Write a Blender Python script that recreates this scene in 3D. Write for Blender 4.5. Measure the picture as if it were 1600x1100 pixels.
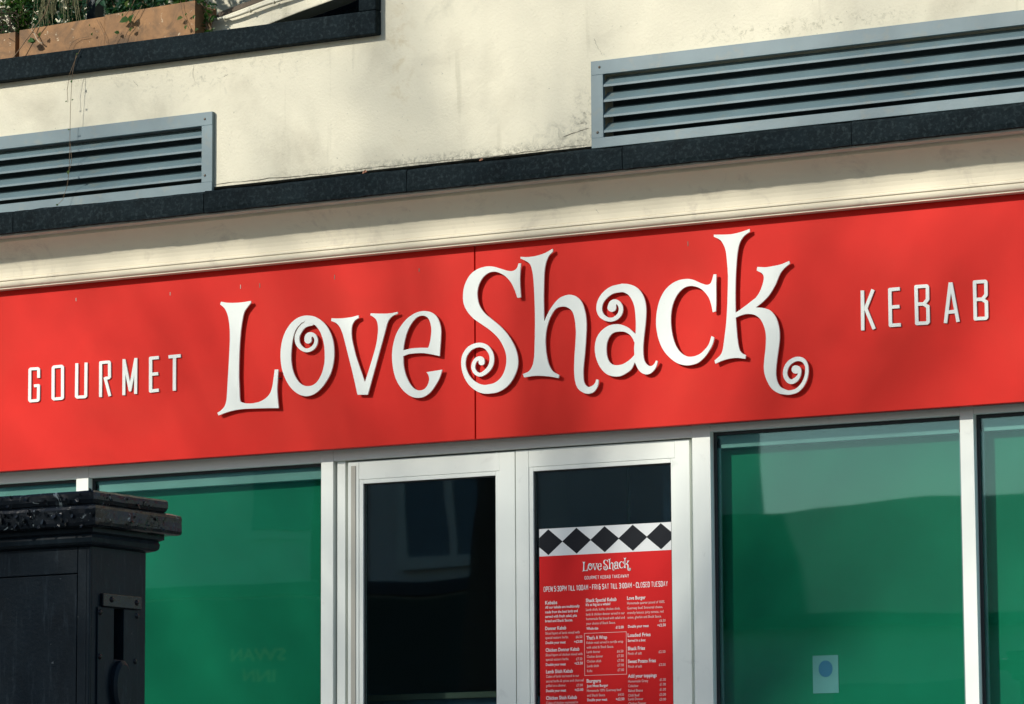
import bpy, bmesh, math, random
import numpy as np
from mathutils import Vector, Matrix, noise

for o in list(bpy.data.objects):
    bpy.data.objects.remove(o)
random.seed(7)
S = bpy.context.scene
COL = S.collection

# ------------------------------------------------------------------ camera
YAW, PIT, ROLL = math.radians(28.6), math.radians(7.88), math.radians(-0.31)
FPX = 6000.0                                   # focal length in pixels of the 1600 px wide photograph
Fv = np.array([-math.sin(YAW)*math.cos(PIT), math.cos(YAW)*math.cos(PIT), math.sin(PIT)])
r0 = np.array([math.cos(YAW), math.sin(YAW), 0.0]); u0 = np.cross(r0, Fv)
Rv = math.cos(ROLL)*r0 + math.sin(ROLL)*u0
Uv = -math.sin(ROLL)*r0 + math.cos(ROLL)*u0
CP = np.array([0, 0, 2.86]) - 17.7*Fv
cam_d = bpy.data.cameras.new('camera'); cam = bpy.data.objects.new('camera', cam_d); COL.objects.link(cam)
cam_d.sensor_width = 36; cam_d.lens = FPX/1600*36; cam_d.clip_end = 400; cam_d.clip_start = 0.1
M4 = Matrix.Identity(4)
for i in range(3):
    M4[i][0], M4[i][1], M4[i][2], M4[i][3] = Rv[i], Uv[i], -Fv[i], CP[i]
cam.matrix_world = M4
S.camera = cam

# ------------------------------------------------------------------ sky, sun, exposure
SUN = Vector((-0.55, -1.0, 0.60)).normalized()            # towards the sun
W = bpy.data.worlds.new('World'); S.world = W; W.use_nodes = True
wn = W.node_tree.nodes; sky = wn.new('ShaderNodeTexSky'); sky.sky_type = 'NISHITA'; sky.sun_disc = False
sky.sun_elevation = math.asin(SUN.z); sky.sun_rotation = math.atan2(SUN.x, SUN.y)
sky.air_density = 1.0; sky.dust_density = 0.6; sky.ozone_density = 1.5
W.node_tree.links.new(sky.outputs[0], wn['Background'].inputs[0]); wn['Background'].inputs[1].default_value = 0.10
sl = bpy.data.lights.new('sun', 'SUN'); sl.energy = 4.0; sl.angle = math.radians(1.1); sl.color = (1.0, 0.96, 0.88)
sun = bpy.data.objects.new('sun', sl); COL.objects.link(sun)
sun.rotation_euler = (-SUN).to_track_quat('-Z', 'Y').to_euler()
vs = S.view_settings; vs.view_transform = 'Standard'; vs.look = 'None'; vs.exposure = 0.36; vs.gamma = 1; vs.use_curve_mapping = False

def at(px, py, Y):                              # a point of the photograph on the upright plane y = Y
    d = Fv*FPX + Rv*(px-800) - Uv*(py-550)
    return CP + d*((Y-CP[1])/d[1])
def X(px, py, Y): return float(at(px, py, Y)[0])
def Z(px, py, Y): return float(at(px, py, Y)[2])

# ------------------------------------------------------------------ helpers
class MB:
    def __init__(s): s.v = []; s.f = []
    def add(s, vs, fs):
        n = len(s.v); s.v += [tuple(map(float, p)) for p in vs]; s.f += [tuple(i+n for i in f) for f in fs]; return s
    def box(s, x0, x1, y0, y1, z0, z1):
        return s.add([(x0,y0,z0),(x1,y0,z0),(x1,y1,z0),(x0,y1,z0),(x0,y0,z1),(x1,y0,z1),(x1,y1,z1),(x0,y1,z1)],
                     [(0,3,2,1),(4,5,6,7),(0,1,5,4),(1,2,6,5),(2,3,7,6),(3,0,4,7)])
    def prism_x(s, prof, x0, x1):               # closed (y,z) profile along x
        n = len(prof)
        vs = [(x0,y,z) for y,z in prof]+[(x1,y,z) for y,z in prof]
        fs = [(i,(i+1)%n,n+(i+1)%n,n+i) for i in range(n)]+[tuple(range(n))[::-1], tuple(range(n,2*n))]
        return s.add(vs, fs)
    def prism_y(s, prof, y0, y1):               # closed (x,z) profile along y
        n = len(prof)
        vs = [(x,y0,z) for x,z in prof]+[(x,y1,z) for x,z in prof]
        fs = [(i,(i+1)%n,n+(i+1)%n,n+i) for i in range(n)]+[tuple(range(n))[::-1], tuple(range(n,2*n))]
        return s.add(vs, fs)
    def tube(s, pts, r, n=6):
        pts = [Vector(p) for p in pts]; m = len(pts)
        rs = r if isinstance(r, (list, tuple)) else [r]*m
        vs = []; up = Vector((0.13, 0.21, 0.97))
        for i, p in enumerate(pts):
            t = (pts[min(i+1,m-1)]-pts[max(i-1,0)]).normalized()
            a = t.cross(up); a = a.normalized() if a.length > 1e-4 else Vector((1,0,0)); b = t.cross(a).normalized()
            for k in range(n):
                an = 2*math.pi*k/n; vs.append(p+(a*math.cos(an)+b*math.sin(an))*rs[i])
        fs = [(i*n+k, i*n+(k+1)%n, (i+1)*n+(k+1)%n, (i+1)*n+k) for i in range(m-1) for k in range(n)]
        fs += [tuple(range(n))[::-1], tuple(range((m-1)*n, m*n))]
        return s.add(vs, fs)
    def dome(s, c, ax, r, h, n=10, rings=3):    # rivet or screw head, axis ax
        ax = Vector(ax).normalized(); a = ax.orthogonal().normalized(); b = ax.cross(a); c = Vector(c)
        vs = []
        for j in range(rings):
            th = j/rings*math.pi/2
            for k in range(n):
                an = 2*math.pi*k/n
                vs.append(c+ax*h*math.sin(th)+(a*math.cos(an)+b*math.sin(an))*r*math.cos(th))
        vs.append(c+ax*h)
        fs = [(j*n+k, j*n+(k+1)%n, (j+1)*n+(k+1)%n, (j+1)*n+k) for j in range(rings-1) for k in range(n)]
        fs += [((rings-1)*n+k, (rings-1)*n+(k+1)%n, rings*n) for k in range(n)]
        return s.add(vs, fs)
    def mesh(s, name):
        me = bpy.data.meshes.new(name); me.from_pydata(s.v, [], s.f); me.validate(); me.update()
        bm = bmesh.new(); bm.from_mesh(me); bmesh.ops.recalc_face_normals(bm, faces=bm.faces); bm.to_mesh(me); bm.free()
        return me

def tag(o, label=None, cat=None, group=None, kind=None):
    if label: o['label'] = label
    if cat: o['category'] = cat
    if group: o['group'] = group
    if kind: o['kind'] = kind
    return o
def thing(name, loc, label, cat, group=None):
    o = bpy.data.objects.new(name, None); COL.objects.link(o); o.location = loc; o.empty_display_size = 0.1
    return tag(o, label, cat, group)
def link(name, me, mat, parent=None, bevel=0, smooth=False, seg=2):
    o = bpy.data.objects.new(name, me); COL.objects.link(o)
    if mat:
        me.materials.clear(); me.materials.append(mat)
    if parent is not None:
        o.parent = parent
        if parent.type == 'EMPTY': o.matrix_parent_inverse = Matrix.Translation(-Vector(parent.location))
    if bevel:
        m = o.modifiers.new('bevel', 'BEVEL'); m.width = bevel; m.segments = seg; m.limit_method = 'ANGLE'; m.angle_limit = math.radians(40)
    if smooth:
        for p in me.polygons: p.use_smooth = True
    return o
def build(name, mb, mat, parent=None, **k): return link(name, mb.mesh(name), mat, parent, **k)
def bx(name, b, mat, parent=None, **k): return build(name, MB().box(*b), mat, parent, **k)

# ------------------------------------------------------------------ materials
def mat(name, col, rough=0.6, var=0.0, vscale=4.0, col2=None, mask=None, bump=0.0, bscale=80.0, metal=0.0, spec=0.5, stretch=None, extra=None):
    m = bpy.data.materials.new(name); m.use_nodes = True; nt = m.node_tree; N = nt.nodes; L = nt.links
    b = N['Principled BSDF']; b.inputs['Roughness'].default_value = rough; b.inputs['Metallic'].default_value = metal
    b.inputs['Specular IOR Level'].default_value = spec
    tc = N.new('ShaderNodeTexCoord'); src = tc.outputs['Object']
    if stretch:
        mp = N.new('ShaderNodeMapping'); mp.inputs['Scale'].default_value = stretch; L.new(src, mp.inputs[0]); src = mp.outputs[0]
    def nz(scale, detail=4, rough_=0.6, dist=0.0):
        t = N.new('ShaderNodeTexNoise'); t.inputs['Scale'].default_value = scale; t.inputs['Detail'].default_value = detail
        t.inputs['Roughness'].default_value = rough_; t.inputs['Distortion'].default_value = dist; L.new(src, t.inputs['Vector']); return t.outputs['Fac']
    def ramp(f, p0, p1, c0=(0,0,0,1), c1=(1,1,1,1)):
        t = N.new('ShaderNodeValToRGB'); t.color_ramp.elements[0].position = p0; t.color_ramp.elements[1].position = p1
        t.color_ramp.elements[0].color = c0; t.color_ramp.elements[1].color = c1; L.new(f, t.inputs[0]); return t.outputs[0]
    def mix(f, a, c, mode='MIX'):
        t = N.new('ShaderNodeMix'); t.data_type = 'RGBA'; t.blend_type = mode
        if isinstance(f, float): t.inputs[0].default_value = f
        else: L.new(f, t.inputs[0])
        for s_, i in ((a, 6), (c, 7)):
            if isinstance(s_, tuple): t.inputs[i].default_value = (*s_[:3], 1)
            else: L.new(s_, t.inputs[i])
        return t.outputs[2]
    c = tuple(col)
    if var:
        d = tuple(max(0, x*(1-var)) for x in col); e = tuple(min(1, x*(1+var*0.6)) for x in col)
        c = mix(ramp(nz(vscale), 0.3, 0.7), d, e)
    if col2 is not None:
        sc, lo, hi, dist = mask
        c = mix(ramp(nz(sc, 6, 0.65, dist), lo, hi), c, tuple(col2))
    H = dict(N=N, L=L, nz=nz, ramp=ramp, mix=mix, b=b, src=src, tc=tc)
    if extra: c = extra(c, H)
    if isinstance(c, tuple): b.inputs['Base Color'].default_value = (*c[:3], 1)
    else: L.new(c, b.inputs['Base Color'])
    if bump:
        bp = N.new('ShaderNodeBump'); bp.inputs['Strength'].default_value = bump; bp.inputs['Distance'].default_value = 0.004
        L.new(nz(bscale, 5, 0.65), bp.inputs['Height']); L.new(bp.outputs[0], b.inputs['Normal'])
    return m

def wall_extra(c, H):
    # grey weathering clouds, small dark flecks, faint vertical run marks
    c = H['mix'](H['ramp'](H['nz'](1.7, 5, 0.6, 0.4), 0.52, 0.80), c, (0.50, 0.46, 0.345))
    N, L = H['N'], H['L']
    mp = N.new('ShaderNodeMapping'); mp.inputs['Scale'].default_value = (9, 1, 0.7); L.new(H['tc'].outputs['Object'], mp.inputs[0])
    t = N.new('ShaderNodeTexNoise'); t.inputs['Scale'].default_value = 1.6; t.inputs['Detail'].default_value = 6; L.new(mp.outputs[0], t.inputs['Vector'])
    c = H['mix'](H['ramp'](t.outputs['Fac'], 0.62, 0.80), c, (0.47, 0.44, 0.32))
    c = H['mix'](H['ramp'](H['nz'](42, 3, 0.7), 0.68, 0.75), c, (0.30, 0.29, 0.22))
    def stain(c, cx, cz, rx, rz, col, lo, hi, ns):
        m2 = N.new('ShaderNodeMapping'); m2.inputs['Location'].default_value = (-cx/rx, 0, -cz/rz); m2.inputs['Scale'].default_value = (1/rx, 0, 1/rz); L.new(H['tc'].outputs['Object'], m2.inputs[0])
        ln_ = N.new('ShaderNodeVectorMath'); ln_.operation = 'LENGTH'; L.new(m2.outputs[0], ln_.inputs[0])
        f1 = H['ramp'](ln_.outputs['Value'], 0.1, 1.0, (1, 1, 1, 1), (0, 0, 0, 1)); f2 = H['ramp'](H['nz'](ns, 7, 0.75, 0.8), lo, hi)
        ml_ = N.new('ShaderNodeMath'); ml_.operation = 'MULTIPLY'; L.new(f1, ml_.inputs[0]); L.new(f2, ml_.inputs[1])
        return H['mix'](ml_.outputs[0], c, col)
    for q in ((0.30, 3.84, .34, .12, (0.30, 0.29, 0.22), .48, .70, 16), (0.36, 3.90, .10, .20, (0.16, 0.15, 0.11), .50, .66, 30), (-0.62, 4.30, .10, .45, (0.52, 0.42, 0.24), .50, .72, 9), (-1.75, 4.35, .9, .14, (0.38, 0.36, 0.27), .54, .70, 22),
              (-0.2, 3.80, 1.6, .05, (0.22, 0.21, 0.16), .44, .62, 40), (1.5, 4.24, 1.0, .05, (0.34, 0.32, 0.22), .52, .66, 35), (-0.4, 4.62, .35, .2, (0.45, 0.43, 0.33), .45, .7, 6)):
        c = stain(c, *q)
    return c
CREAM = mat('cream_render', (0.72, 0.675, 0.515), 0.85, 0.05, 2.2, bump=0.7, bscale=75, extra=wall_extra)
def cove_extra(c, H):
    c = H['mix'](H['ramp'](H['nz'](30, 6, 0.75, 1.5), 0.66, 0.74), c, (0.16, 0.15, 0.11))
    return H['mix'](H['ramp'](H['nz'](5, 6, 0.7, 0.5), 0.56, 0.8), c, (0.52, 0.46, 0.36))
COVE = mat('cream_painted_plaster', (0.77, 0.70, 0.53), 0.7, 0.05, 3, bump=0.2, bscale=45, extra=cove_extra)
LEAD = mat('dark_painted_stone', (0.0065, 0.0125, 0.0150), 0.8, 0.35, 9, col2=(0.026, 0.039, 0.042), mask=(48, 0.50, 0.72, 0.2), bump=1.0, bscale=75, spec=0.1)
def red_extra(c, H):
    c = H['mix'](H['ramp'](H['nz'](38, 4, 0.7, 0.3), 0.725, 0.77), c, (0.16, 0.02, 0.018))
    return H['mix'](H['ramp'](H['nz'](1.4, 4, 0.6, 0.3), 0.45, 0.8), c, (0.57, 0.024, 0.012))
RED = mat('red_painted_sign_panel', (0.64, 0.019, 0.011), 0.5, 0.06, 3, bump=0.06, bscale=140, spec=0.12, extra=red_extra)
LETTER = mat('white_letter_face', (0.77, 0.80, 0.735), 0.5, 0.03, 8, col2=(0.50, 0.48, 0.40), mask=(20, 0.66, 0.80, 0.5), bump=0.05, bscale=160)
WHITE = mat('white_powder_coat', (0.78, 0.81, 0.735), 0.45, 0.02, 3, col2=(0.58, 0.60, 0.54), mask=(9, 0.62, 0.85, 0.4), bump=0.04, bscale=60)
GASKET = mat('black_rubber', (0.012, 0.014, 0.015), 0.55)
BEAD = mat('groove_and_scuff_beige', (0.42, 0.40, 0.33), 0.6)  # brownish beige of the stile groove strip and some scuff marks
GREEN = mat('green_backing_board', (0.003, 0.185, 0.088), 0.6, 0.12, 1.6, bump=0.05, bscale=20, spec=0.1)
HEADG = mat('grey_green_blind_rail', (0.22, 0.32, 0.27), 0.5)
GREY = mat('blue_grey_louvre_paint', (0.130, 0.196, 0.212), 0.42, 0.10, 5, col2=(0.19, 0.21, 0.18), mask=(14, 0.55, 0.8, 0.3), bump=0.08, bscale=90)
SCREW = mat('weathered_screw', (0.12, 0.10, 0.075), 0.5, metal=0.6)
DARK = mat('dark_interior', (0.22, 0.29, 0.33), 0.8)
DARKB = mat('dark_duct', (0.06, 0.085, 0.095), 0.9)
def iron_extra(c, H):
    N, L = H['N'], H['L']
    mp = N.new('ShaderNodeMapping'); mp.inputs['Scale'].default_value = (14, 14, 2.2); L.new(H['tc'].outputs['Object'], mp.inputs[0])
    t = N.new('ShaderNodeTexNoise'); t.inputs['Scale'].default_value = 3.0; t.inputs['Detail'].default_value = 7; t.inputs['Roughness'].default_value = 0.7; L.new(mp.outputs[0], t.inputs['Vector'])
    c = H['mix'](H['ramp'](t.outputs['Fac'], 0.55, 0.80), c, (0.035, 0.052, 0.062))
    return H['mix'](H['ramp'](H['nz'](60, 3, 0.7), 0.73, 0.78), c, (0.22, 0.25, 0.25))
IRON = mat('black_painted_iron', (0.006, 0.014, 0.020), 0.42, 0.3, 6, bump=0.25, bscale=70, spec=0.18, extra=iron_extra)
def cap_extra(c, H):
    N, L = H['N'], H['L']
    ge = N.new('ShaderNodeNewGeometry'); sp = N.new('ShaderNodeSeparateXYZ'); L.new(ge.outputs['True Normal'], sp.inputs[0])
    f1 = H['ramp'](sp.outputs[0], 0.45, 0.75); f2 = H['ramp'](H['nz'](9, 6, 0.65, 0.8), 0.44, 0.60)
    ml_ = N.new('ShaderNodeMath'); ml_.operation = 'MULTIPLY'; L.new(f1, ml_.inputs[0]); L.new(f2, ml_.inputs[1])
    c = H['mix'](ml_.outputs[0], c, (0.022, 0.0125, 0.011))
    c = H['mix'](H['ramp'](H['nz'](14, 6, 0.7, 0.9), 0.62, 0.67), c, (0.030, 0.040, 0.045))
    return H['mix'](H['ramp'](H['nz'](17, 6, 0.72, 1.6), 0.62, 0.66), c, (0.26, 0.30, 0.29))
CAP = mat('peeling_black_paint_on_iron', (0.008, 0.011, 0.014), 0.24, 0.35, 6, bump=0.55, bscale=20, spec=0.25, extra=cap_extra)
WOOD = mat('orange_brown_plywood', (0.32, 0.165, 0.064), 0.75, 0.30, 9, col2=(0.13, 0.075, 0.035), mask=(7, 0.44, 0.66, 0.8), bump=0.35, bscale=60,
           extra=lambda c, H: H['mix'](H['ramp'](H['nz'](24, 5, 0.7, 1.2), 0.635, 0.68), c, (0.58, 0.46, 0.30)))
SOIL = mat('dark_soil', (0.02, 0.014, 0.009), 0.95, 0.3, 30, bump=1, bscale=60)
PIPE = mat('cream_plastic_conduit', (0.66, 0.62, 0.47), 0.5, 0.06, 8)
POSTM = mat('dark_blue_painted_post', (0.014, 0.030, 0.036), 0.5, 0.15, 8)
STEM = mat('dry_brown_stem', (0.20, 0.13, 0.07), 0.8, 0.2, 20)
TWIG = mat('pale_bare_twig', (0.50, 0.38, 0.25), 0.8, 0.15, 20)
def leafmat(name, col, trans=0.35):
    m = mat(name, col, 0.45, 0.35, 14)
    nt = m.node_tree; b = nt.nodes['Principled BSDF']; out = nt.nodes['Material Output']
    tr = nt.nodes.new('ShaderNodeBsdfTranslucent'); tr.inputs[0].default_value = (col[0]*1.6, col[1]*1.7, col[2]*0.9, 1)
    mx = nt.nodes.new('ShaderNodeMixShader'); mx.inputs[0].default_value = trans
    nt.links.new(b.outputs[0], mx.inputs[1]); nt.links.new(tr.outputs[0], mx.inputs[2]); nt.links.new(mx.outputs[0], out.inputs[0])
    return m
LEAF = leafmat('mid_green_leaf', (0.045, 0.11, 0.022))
LEAF2 = leafmat('blue_green_leaf', (0.030, 0.092, 0.045))
LEAF3 = leafmat('yellow_green_leaf', (0.09, 0.14, 0.03))
DRY = mat('dry_fallen_leaf', (0.42, 0.20, 0.12), 0.8, 0.2, 20)
BRICK = mat('pale_rendered_house_wall', (0.74, 0.73, 0.68), 0.85, 0.1, 1)
SLATE = mat('slate_roof', (0.06, 0.065, 0.075), 0.7, 0.3, 3)
PUBG = mat('dark_green_pub_paint', (0.012, 0.035, 0.026), 0.5)
GOLD = mat('gold_lettering', (0.90, 0.66, 0.18), 0.35)
ASPH = mat('asphalt', (0.05, 0.05, 0.05), 0.9, 0.2, 3, bump=0.5)
PAVE = mat('pale_paving', (0.22, 0.21, 0.19), 0.85, 0.2, 2, bump=0.3)
BARK = mat('grey_bark', (0.11, 0.085, 0.06), 0.9, 0.3, 6, bump=0.8, bscale=20)
POSTR = mat('red_poster_print', (0.68, 0.014, 0.014), 0.5, 0.03, 4, spec=0.12)
POSTW = mat('white_poster_print', (0.76, 0.77, 0.74), 0.4)
POSTK = mat('black_poster_print', (0.010, 0.012, 0.016), 0.5, spec=0.12)
POSTT = mat('poster_text_print', (0.80, 0.66, 0.60), 0.5)
POSTB = mat('poster_bold_text_print', (0.86, 0.82, 0.78), 0.5)
POSTS = mat('poster_brown_shadow_print', (0.16, 0.05, 0.035), 0.5)
BLUE = mat('blue_notice_print', (0.01, 0.12, 0.24), 0.4)
CRACK = mat('dark_crack_dirt', (0.10, 0.09, 0.065), 0.95)
def glass(name, tint, wav=0.02, refl=(0.62, 0.93, 1.0)):
    m = bpy.data.materials.new(name); m.use_nodes = True; nt = m.node_tree; N = nt.nodes; L = nt.links
    N.remove(N['Principled BSDF']); out = N['Material Output']
    fr = N.new('ShaderNodeFresnel'); fr.inputs[0].default_value = 1.52
    tr = N.new('ShaderNodeBsdfTransparent'); tr.inputs[0].default_value = (*tint, 1)
    gl = N.new('ShaderNodeBsdfGlossy'); gl.inputs['Roughness'].default_value = 0.016; gl.inputs['Color'].default_value = (*refl, 1)
    t = N.new('ShaderNodeTexNoise'); t.inputs['Scale'].default_value = 1.3; t.inputs['Detail'].default_value = 1
    tc = N.new('ShaderNodeTexCoord'); L.new(tc.outputs['Object'], t.inputs['Vector'])
    bp = N.new('ShaderNodeBump'); bp.inputs['Strength'].default_value = 1.0; bp.inputs['Distance'].default_value = wav; L.new(t.outputs['Fac'], bp.inputs['Height'])
    L.new(bp.outputs[0], gl.inputs['Normal'])
    mx = N.new('ShaderNodeMixShader'); L.new(fr.outputs[0], mx.inputs[0]); L.new(tr.outputs[0], mx.inputs[1]); L.new(gl.outputs[0], mx.inputs[2])
    L.new(mx.outputs[0], out.inputs[0]); return m
GLASS = glass('window_glass', (0.86, 0.97, 0.96), 0.0016)
GLASSD = glass('door_glass', (0.80, 0.88, 0.90), 0.0016, (0.80, 0.86, 0.84))

# ------------------------------------------------------------------ ground and street
def ground(name, x0, x1, ya, yb, za, zb, m):
    mb = MB(); nx, ny = 8, 8
    mb.add([(x0+(x1-x0)*i/nx, ya+(yb-ya)*j/ny, za+(zb-za)*j/ny) for j in range(ny+1) for i in range(nx+1)],
           [(j*(nx+1)+i, j*(nx+1)+i+1, (j+1)*(nx+1)+i+1, (j+1)*(nx+1)+i) for j in range(ny) for i in range(nx)])
    return tag(build(name, mb, m), kind='structure')
ground('ground', -150, 150, -150, 150, -1.75, -1.75, ASPH)
bx('pavement', (-40, 40, -5.9, 0.30, -0.9, 0.0), PAVE)['kind'] = 'structure'
ground('road', -40, 40, -15.0, -5.9, -1.25, -0.13, ASPH)
bx('pavement_opposite', (-40, 40, -19.0, -15.0, -1.9, -1.12), PAVE)['kind'] = 'structure'

# ------------------------------------------------------------------ the shop building
WY = 0.05                                        # face of the upper wall
SILL0, SILL1 = 4.442, 4.557
XJ = X(587, 28, 0.0); XJI = X(560, 12, 0.0)
B = thing('shop_building', (0, 0.3, 0), 'cream rendered shop building with dark ledge, moulded cornice and planted recess', 'building')
VY = WY-0.022
VZ0, VZ1 = 3.770, 4.165
vxr = X(331.5, 240, VY); vxl = X(923.5, 165, VY)
uw = MB()
uw.box(-6, 6, WY, .32, 3.794, VZ0+.03); uw.box(vxr-.04, vxl+.04, WY, .32, VZ0+.03, VZ1-.03); uw.box(-6, -3.9, WY, .32, VZ0+.03, VZ1-.03); uw.box(3.66, 6, WY, .32, VZ0+.03, VZ1-.03)
uw.box(-6, 6, WY, .32, VZ1-.03, 4.47); uw.box(XJ-.03, 6, WY, .32, 4.47, 6.6)
build('upper_wall', uw, CREAM, B)
# ledge slabs, slightly uneven
LZ0, LZ1, LY = 3.607, 3.712, -0.27
seams = [-4.6] + [X(p, q, LY) for p, q in ((20, 345), (318, 318), (635, 290), (972, 250), (1330, 210))] + [3.55, 4.7]
for i in range(len(seams)-1):
    x0, x1 = seams[i]+0.002, seams[i+1]-0.002; n = 36
    mb = MB(); prs = []
    for k in range(n+1):
        x = x0+(x1-x0)*k/n
        w = lambda s, a: a*noise.noise(Vector((x*s, i*3.1, s)))
        zt, zb_ = LZ1+w(2.5, .006)+w(14, .003), LZ0+w(3, .003)+w(25, .003)
        prs.append([(LY+0.004+w(9, .003), zb_), (LY+w(6, .003), zb_+0.02), (LY+w(7, .003), zt-0.012), (LY+0.010, zt), (0.045, zt+0.012), (0.045, zb_)])
    m_ = 6
    mb.add([(x0+(x1-x0)*k/n, y, z) for k in range(n+1) for y, z in prs[k]],
           [(k*m_+a, k*m_+(a+1)%m_, (k+1)*m_+(a+1)%m_, (k+1)*m_+a) for k in range(n) for a in range(m_)]+[tuple(range(m_)), tuple(range(n*m_, n*m_+m_))])
    build('ledge_slab', mb, LEAD, B)
bx('flashing', (-4.6, 4.7, WY+0.055, WY+0.075, 3.60, 3.81), mat('black_flashing', (0.016, 0.019, 0.021), 0.8, 0.3, 20, bump=0.5, bscale=60), B)
# cove and moulding under the ledge
cv = [(0.02, 3.608), (-0.165, 3.608), (-0.165, 3.584), (-0.156, 3.578)]
for k in range(9):
    a = k/8; cv.append((-0.150+0.088*(1-(1-a)**2), 3.574-0.142*a))
cv += [(-0.062, 3.424), (0.02, 3.424)]
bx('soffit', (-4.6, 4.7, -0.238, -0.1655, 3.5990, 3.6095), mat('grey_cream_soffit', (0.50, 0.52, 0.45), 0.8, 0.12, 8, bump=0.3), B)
build('cove', MB().prism_x(cv, -4.6, 4.7), COVE, B, smooth=False)
ml = [(0.02, 3.4225), (-0.066, 3.4225), (-0.071, 3.417), (-0.071, 3.410), (-0.064, 3.407), (-0.064, 3.404)]
for k in range(7):
    a = k/6*math.pi/2; ml.append((-0.048-0.018*math.cos(a*1.0), 3.402-0.024*math.sin(a)))
ml += [(-0.048, 3.372), (0.02, 3.372)]
build('moulding', MB().prism_x(ml, -4.6, 4.7), COVE, B)
# recess with projecting dark surround
bx('window_sill', (-4.6, XJ, 0.0, 0.30, SILL0, SILL1), LEAD, B, bevel=0.006)
bx('window_jamb', (XJI, XJ, 0.0, 0.30, SILL1+0.001, 6.6), LEAD, B, bevel=0.006)
bx('recess_back_wall', (-6, XJ+0.3, 1.15, 1.3, 4.2, 6.6), CREAM, B)
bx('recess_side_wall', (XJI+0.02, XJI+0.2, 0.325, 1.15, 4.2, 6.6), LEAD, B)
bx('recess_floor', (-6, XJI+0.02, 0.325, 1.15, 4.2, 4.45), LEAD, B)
bx('recess_shade_panel', (X(400, 30, .4), XJI+0.015, 0.40, 0.52, 4.45, 6.0), LEAD, B)  # dark panel added to stand in for the deep shade inside the recess
def slab(name, pts, y0, y1, m, parent, **k):
    build(name, MB().prism_y([(X(a, b, y0), Z(a, b, y0)) for a, b in pts], y0, y1), m, parent, **k)
slab('sloping_beam', [(300, 85), (330, 35), (345, 26), (470, -22), (620, -45), (523, -1), (470, 18), (424, 36), (380, 60)], 0.20, 0.33, CREAM, B, bevel=0.006)
slab('shadow_gap_strip', [(335, 27), (345, 18), (480, -32), (480, -24), (345, 25)], 0.22, 0.30, BARK, B)  # dark strip added in place of the shadow gap above the beam
# dark shop interior
bx('interior_back_wall', (-3.6, 4.2, 3.4, 3.5, 0.0, 3.2), DARK, B)
bx('interior_ceiling', (-3.6, 4.2, 0.25, 3.4, 2.9, 3.0), DARK, B)
bx('interior_floor', (-3.6, 4.2, 0.25, 3.4, -0.02, 0.03), DARK, B)
bx('interior_side_wall', (-3.8, -3.6, 0.2, 3.5, 0, 3.2), DARK, B)
bx('interior_side_wall', (4.2, 4.4, 0.2, 3.5, 0, 3.2), DARK, B)
bx('lintel', (-4.6, 4.7, 0.05, 0.30, 2.475, 3.598), LEAD, B)
bx('fascia_backing', (-4.6, 4.7, 0.045, 0.05, 2.50, 3.598), LEAD, B)
bx('stall_riser', (-4.6, -0.95, 0.08, 0.30, 0.0, 0.35), LEAD, B)
bx('stall_riser', (1.0, 4.7, 0.08, 0.30, 0.0, 0.35), LEAD, B)
# cracks and dirt lines in the plaster
def crack(pts, Y, w, off=0.0):
    P = [at(a, b, Y) for a, b in pts]; mb = MB()
    dense = []
    for p, q in zip(P, P[1:]):
        for k in range(6):
            t = k/6; r = p*(1-t)+q*t
            dense.append((r[0]+random.uniform(-1, 1)*.0025, r[2]+random.uniform(-1, 1)*.0025))
    dense.append((P[-1][0], P[-1][2])); vs = []
    for i, (x, z) in enumerate(dense):
        q = dense[min(i+1, len(dense)-1)]; p = dense[max(i-1, 0)]
        tx, tz = q[0]-p[0], q[1]-p[1]; l = math.hypot(tx, tz) or 1
        ww = w*random.uniform(.3, 1)*(0.3 if i in (0, len(dense)-1) else 1)
        vs += [(x-tz/l*ww, Y-off, z+tx/l*ww), (x+tz/l*ww, Y-off, z-tx/l*ww)]
    mb.add(vs, [(2*i, 2*i+1, 2*i+3, 2*i+2) for i in range(len(dense)-1)])
    build('crack', mb, CRACK, B)
crack([(303, 100), (302, 118), (305, 130)], WY, .0010, .0015)
crack([(350, 120), (357, 116)], WY, .0010, .0015)
crack([(208, 126), (213, 132), (216, 134)], WY, .0010, .0015)
crack([(928, 60), (935, 75), (942, 87)], WY, .0008, .0015)
crack([(335, 288), (420, 279), (500, 272), (585, 262)], WY, .0020, .0015)
crack([(585, 262), (660, 254), (760, 246), (850, 234), (918, 226)], WY, .0018, .0015)
crack([(880, 214), (905, 205), (921, 200)], WY, .0016, .0015)

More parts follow.
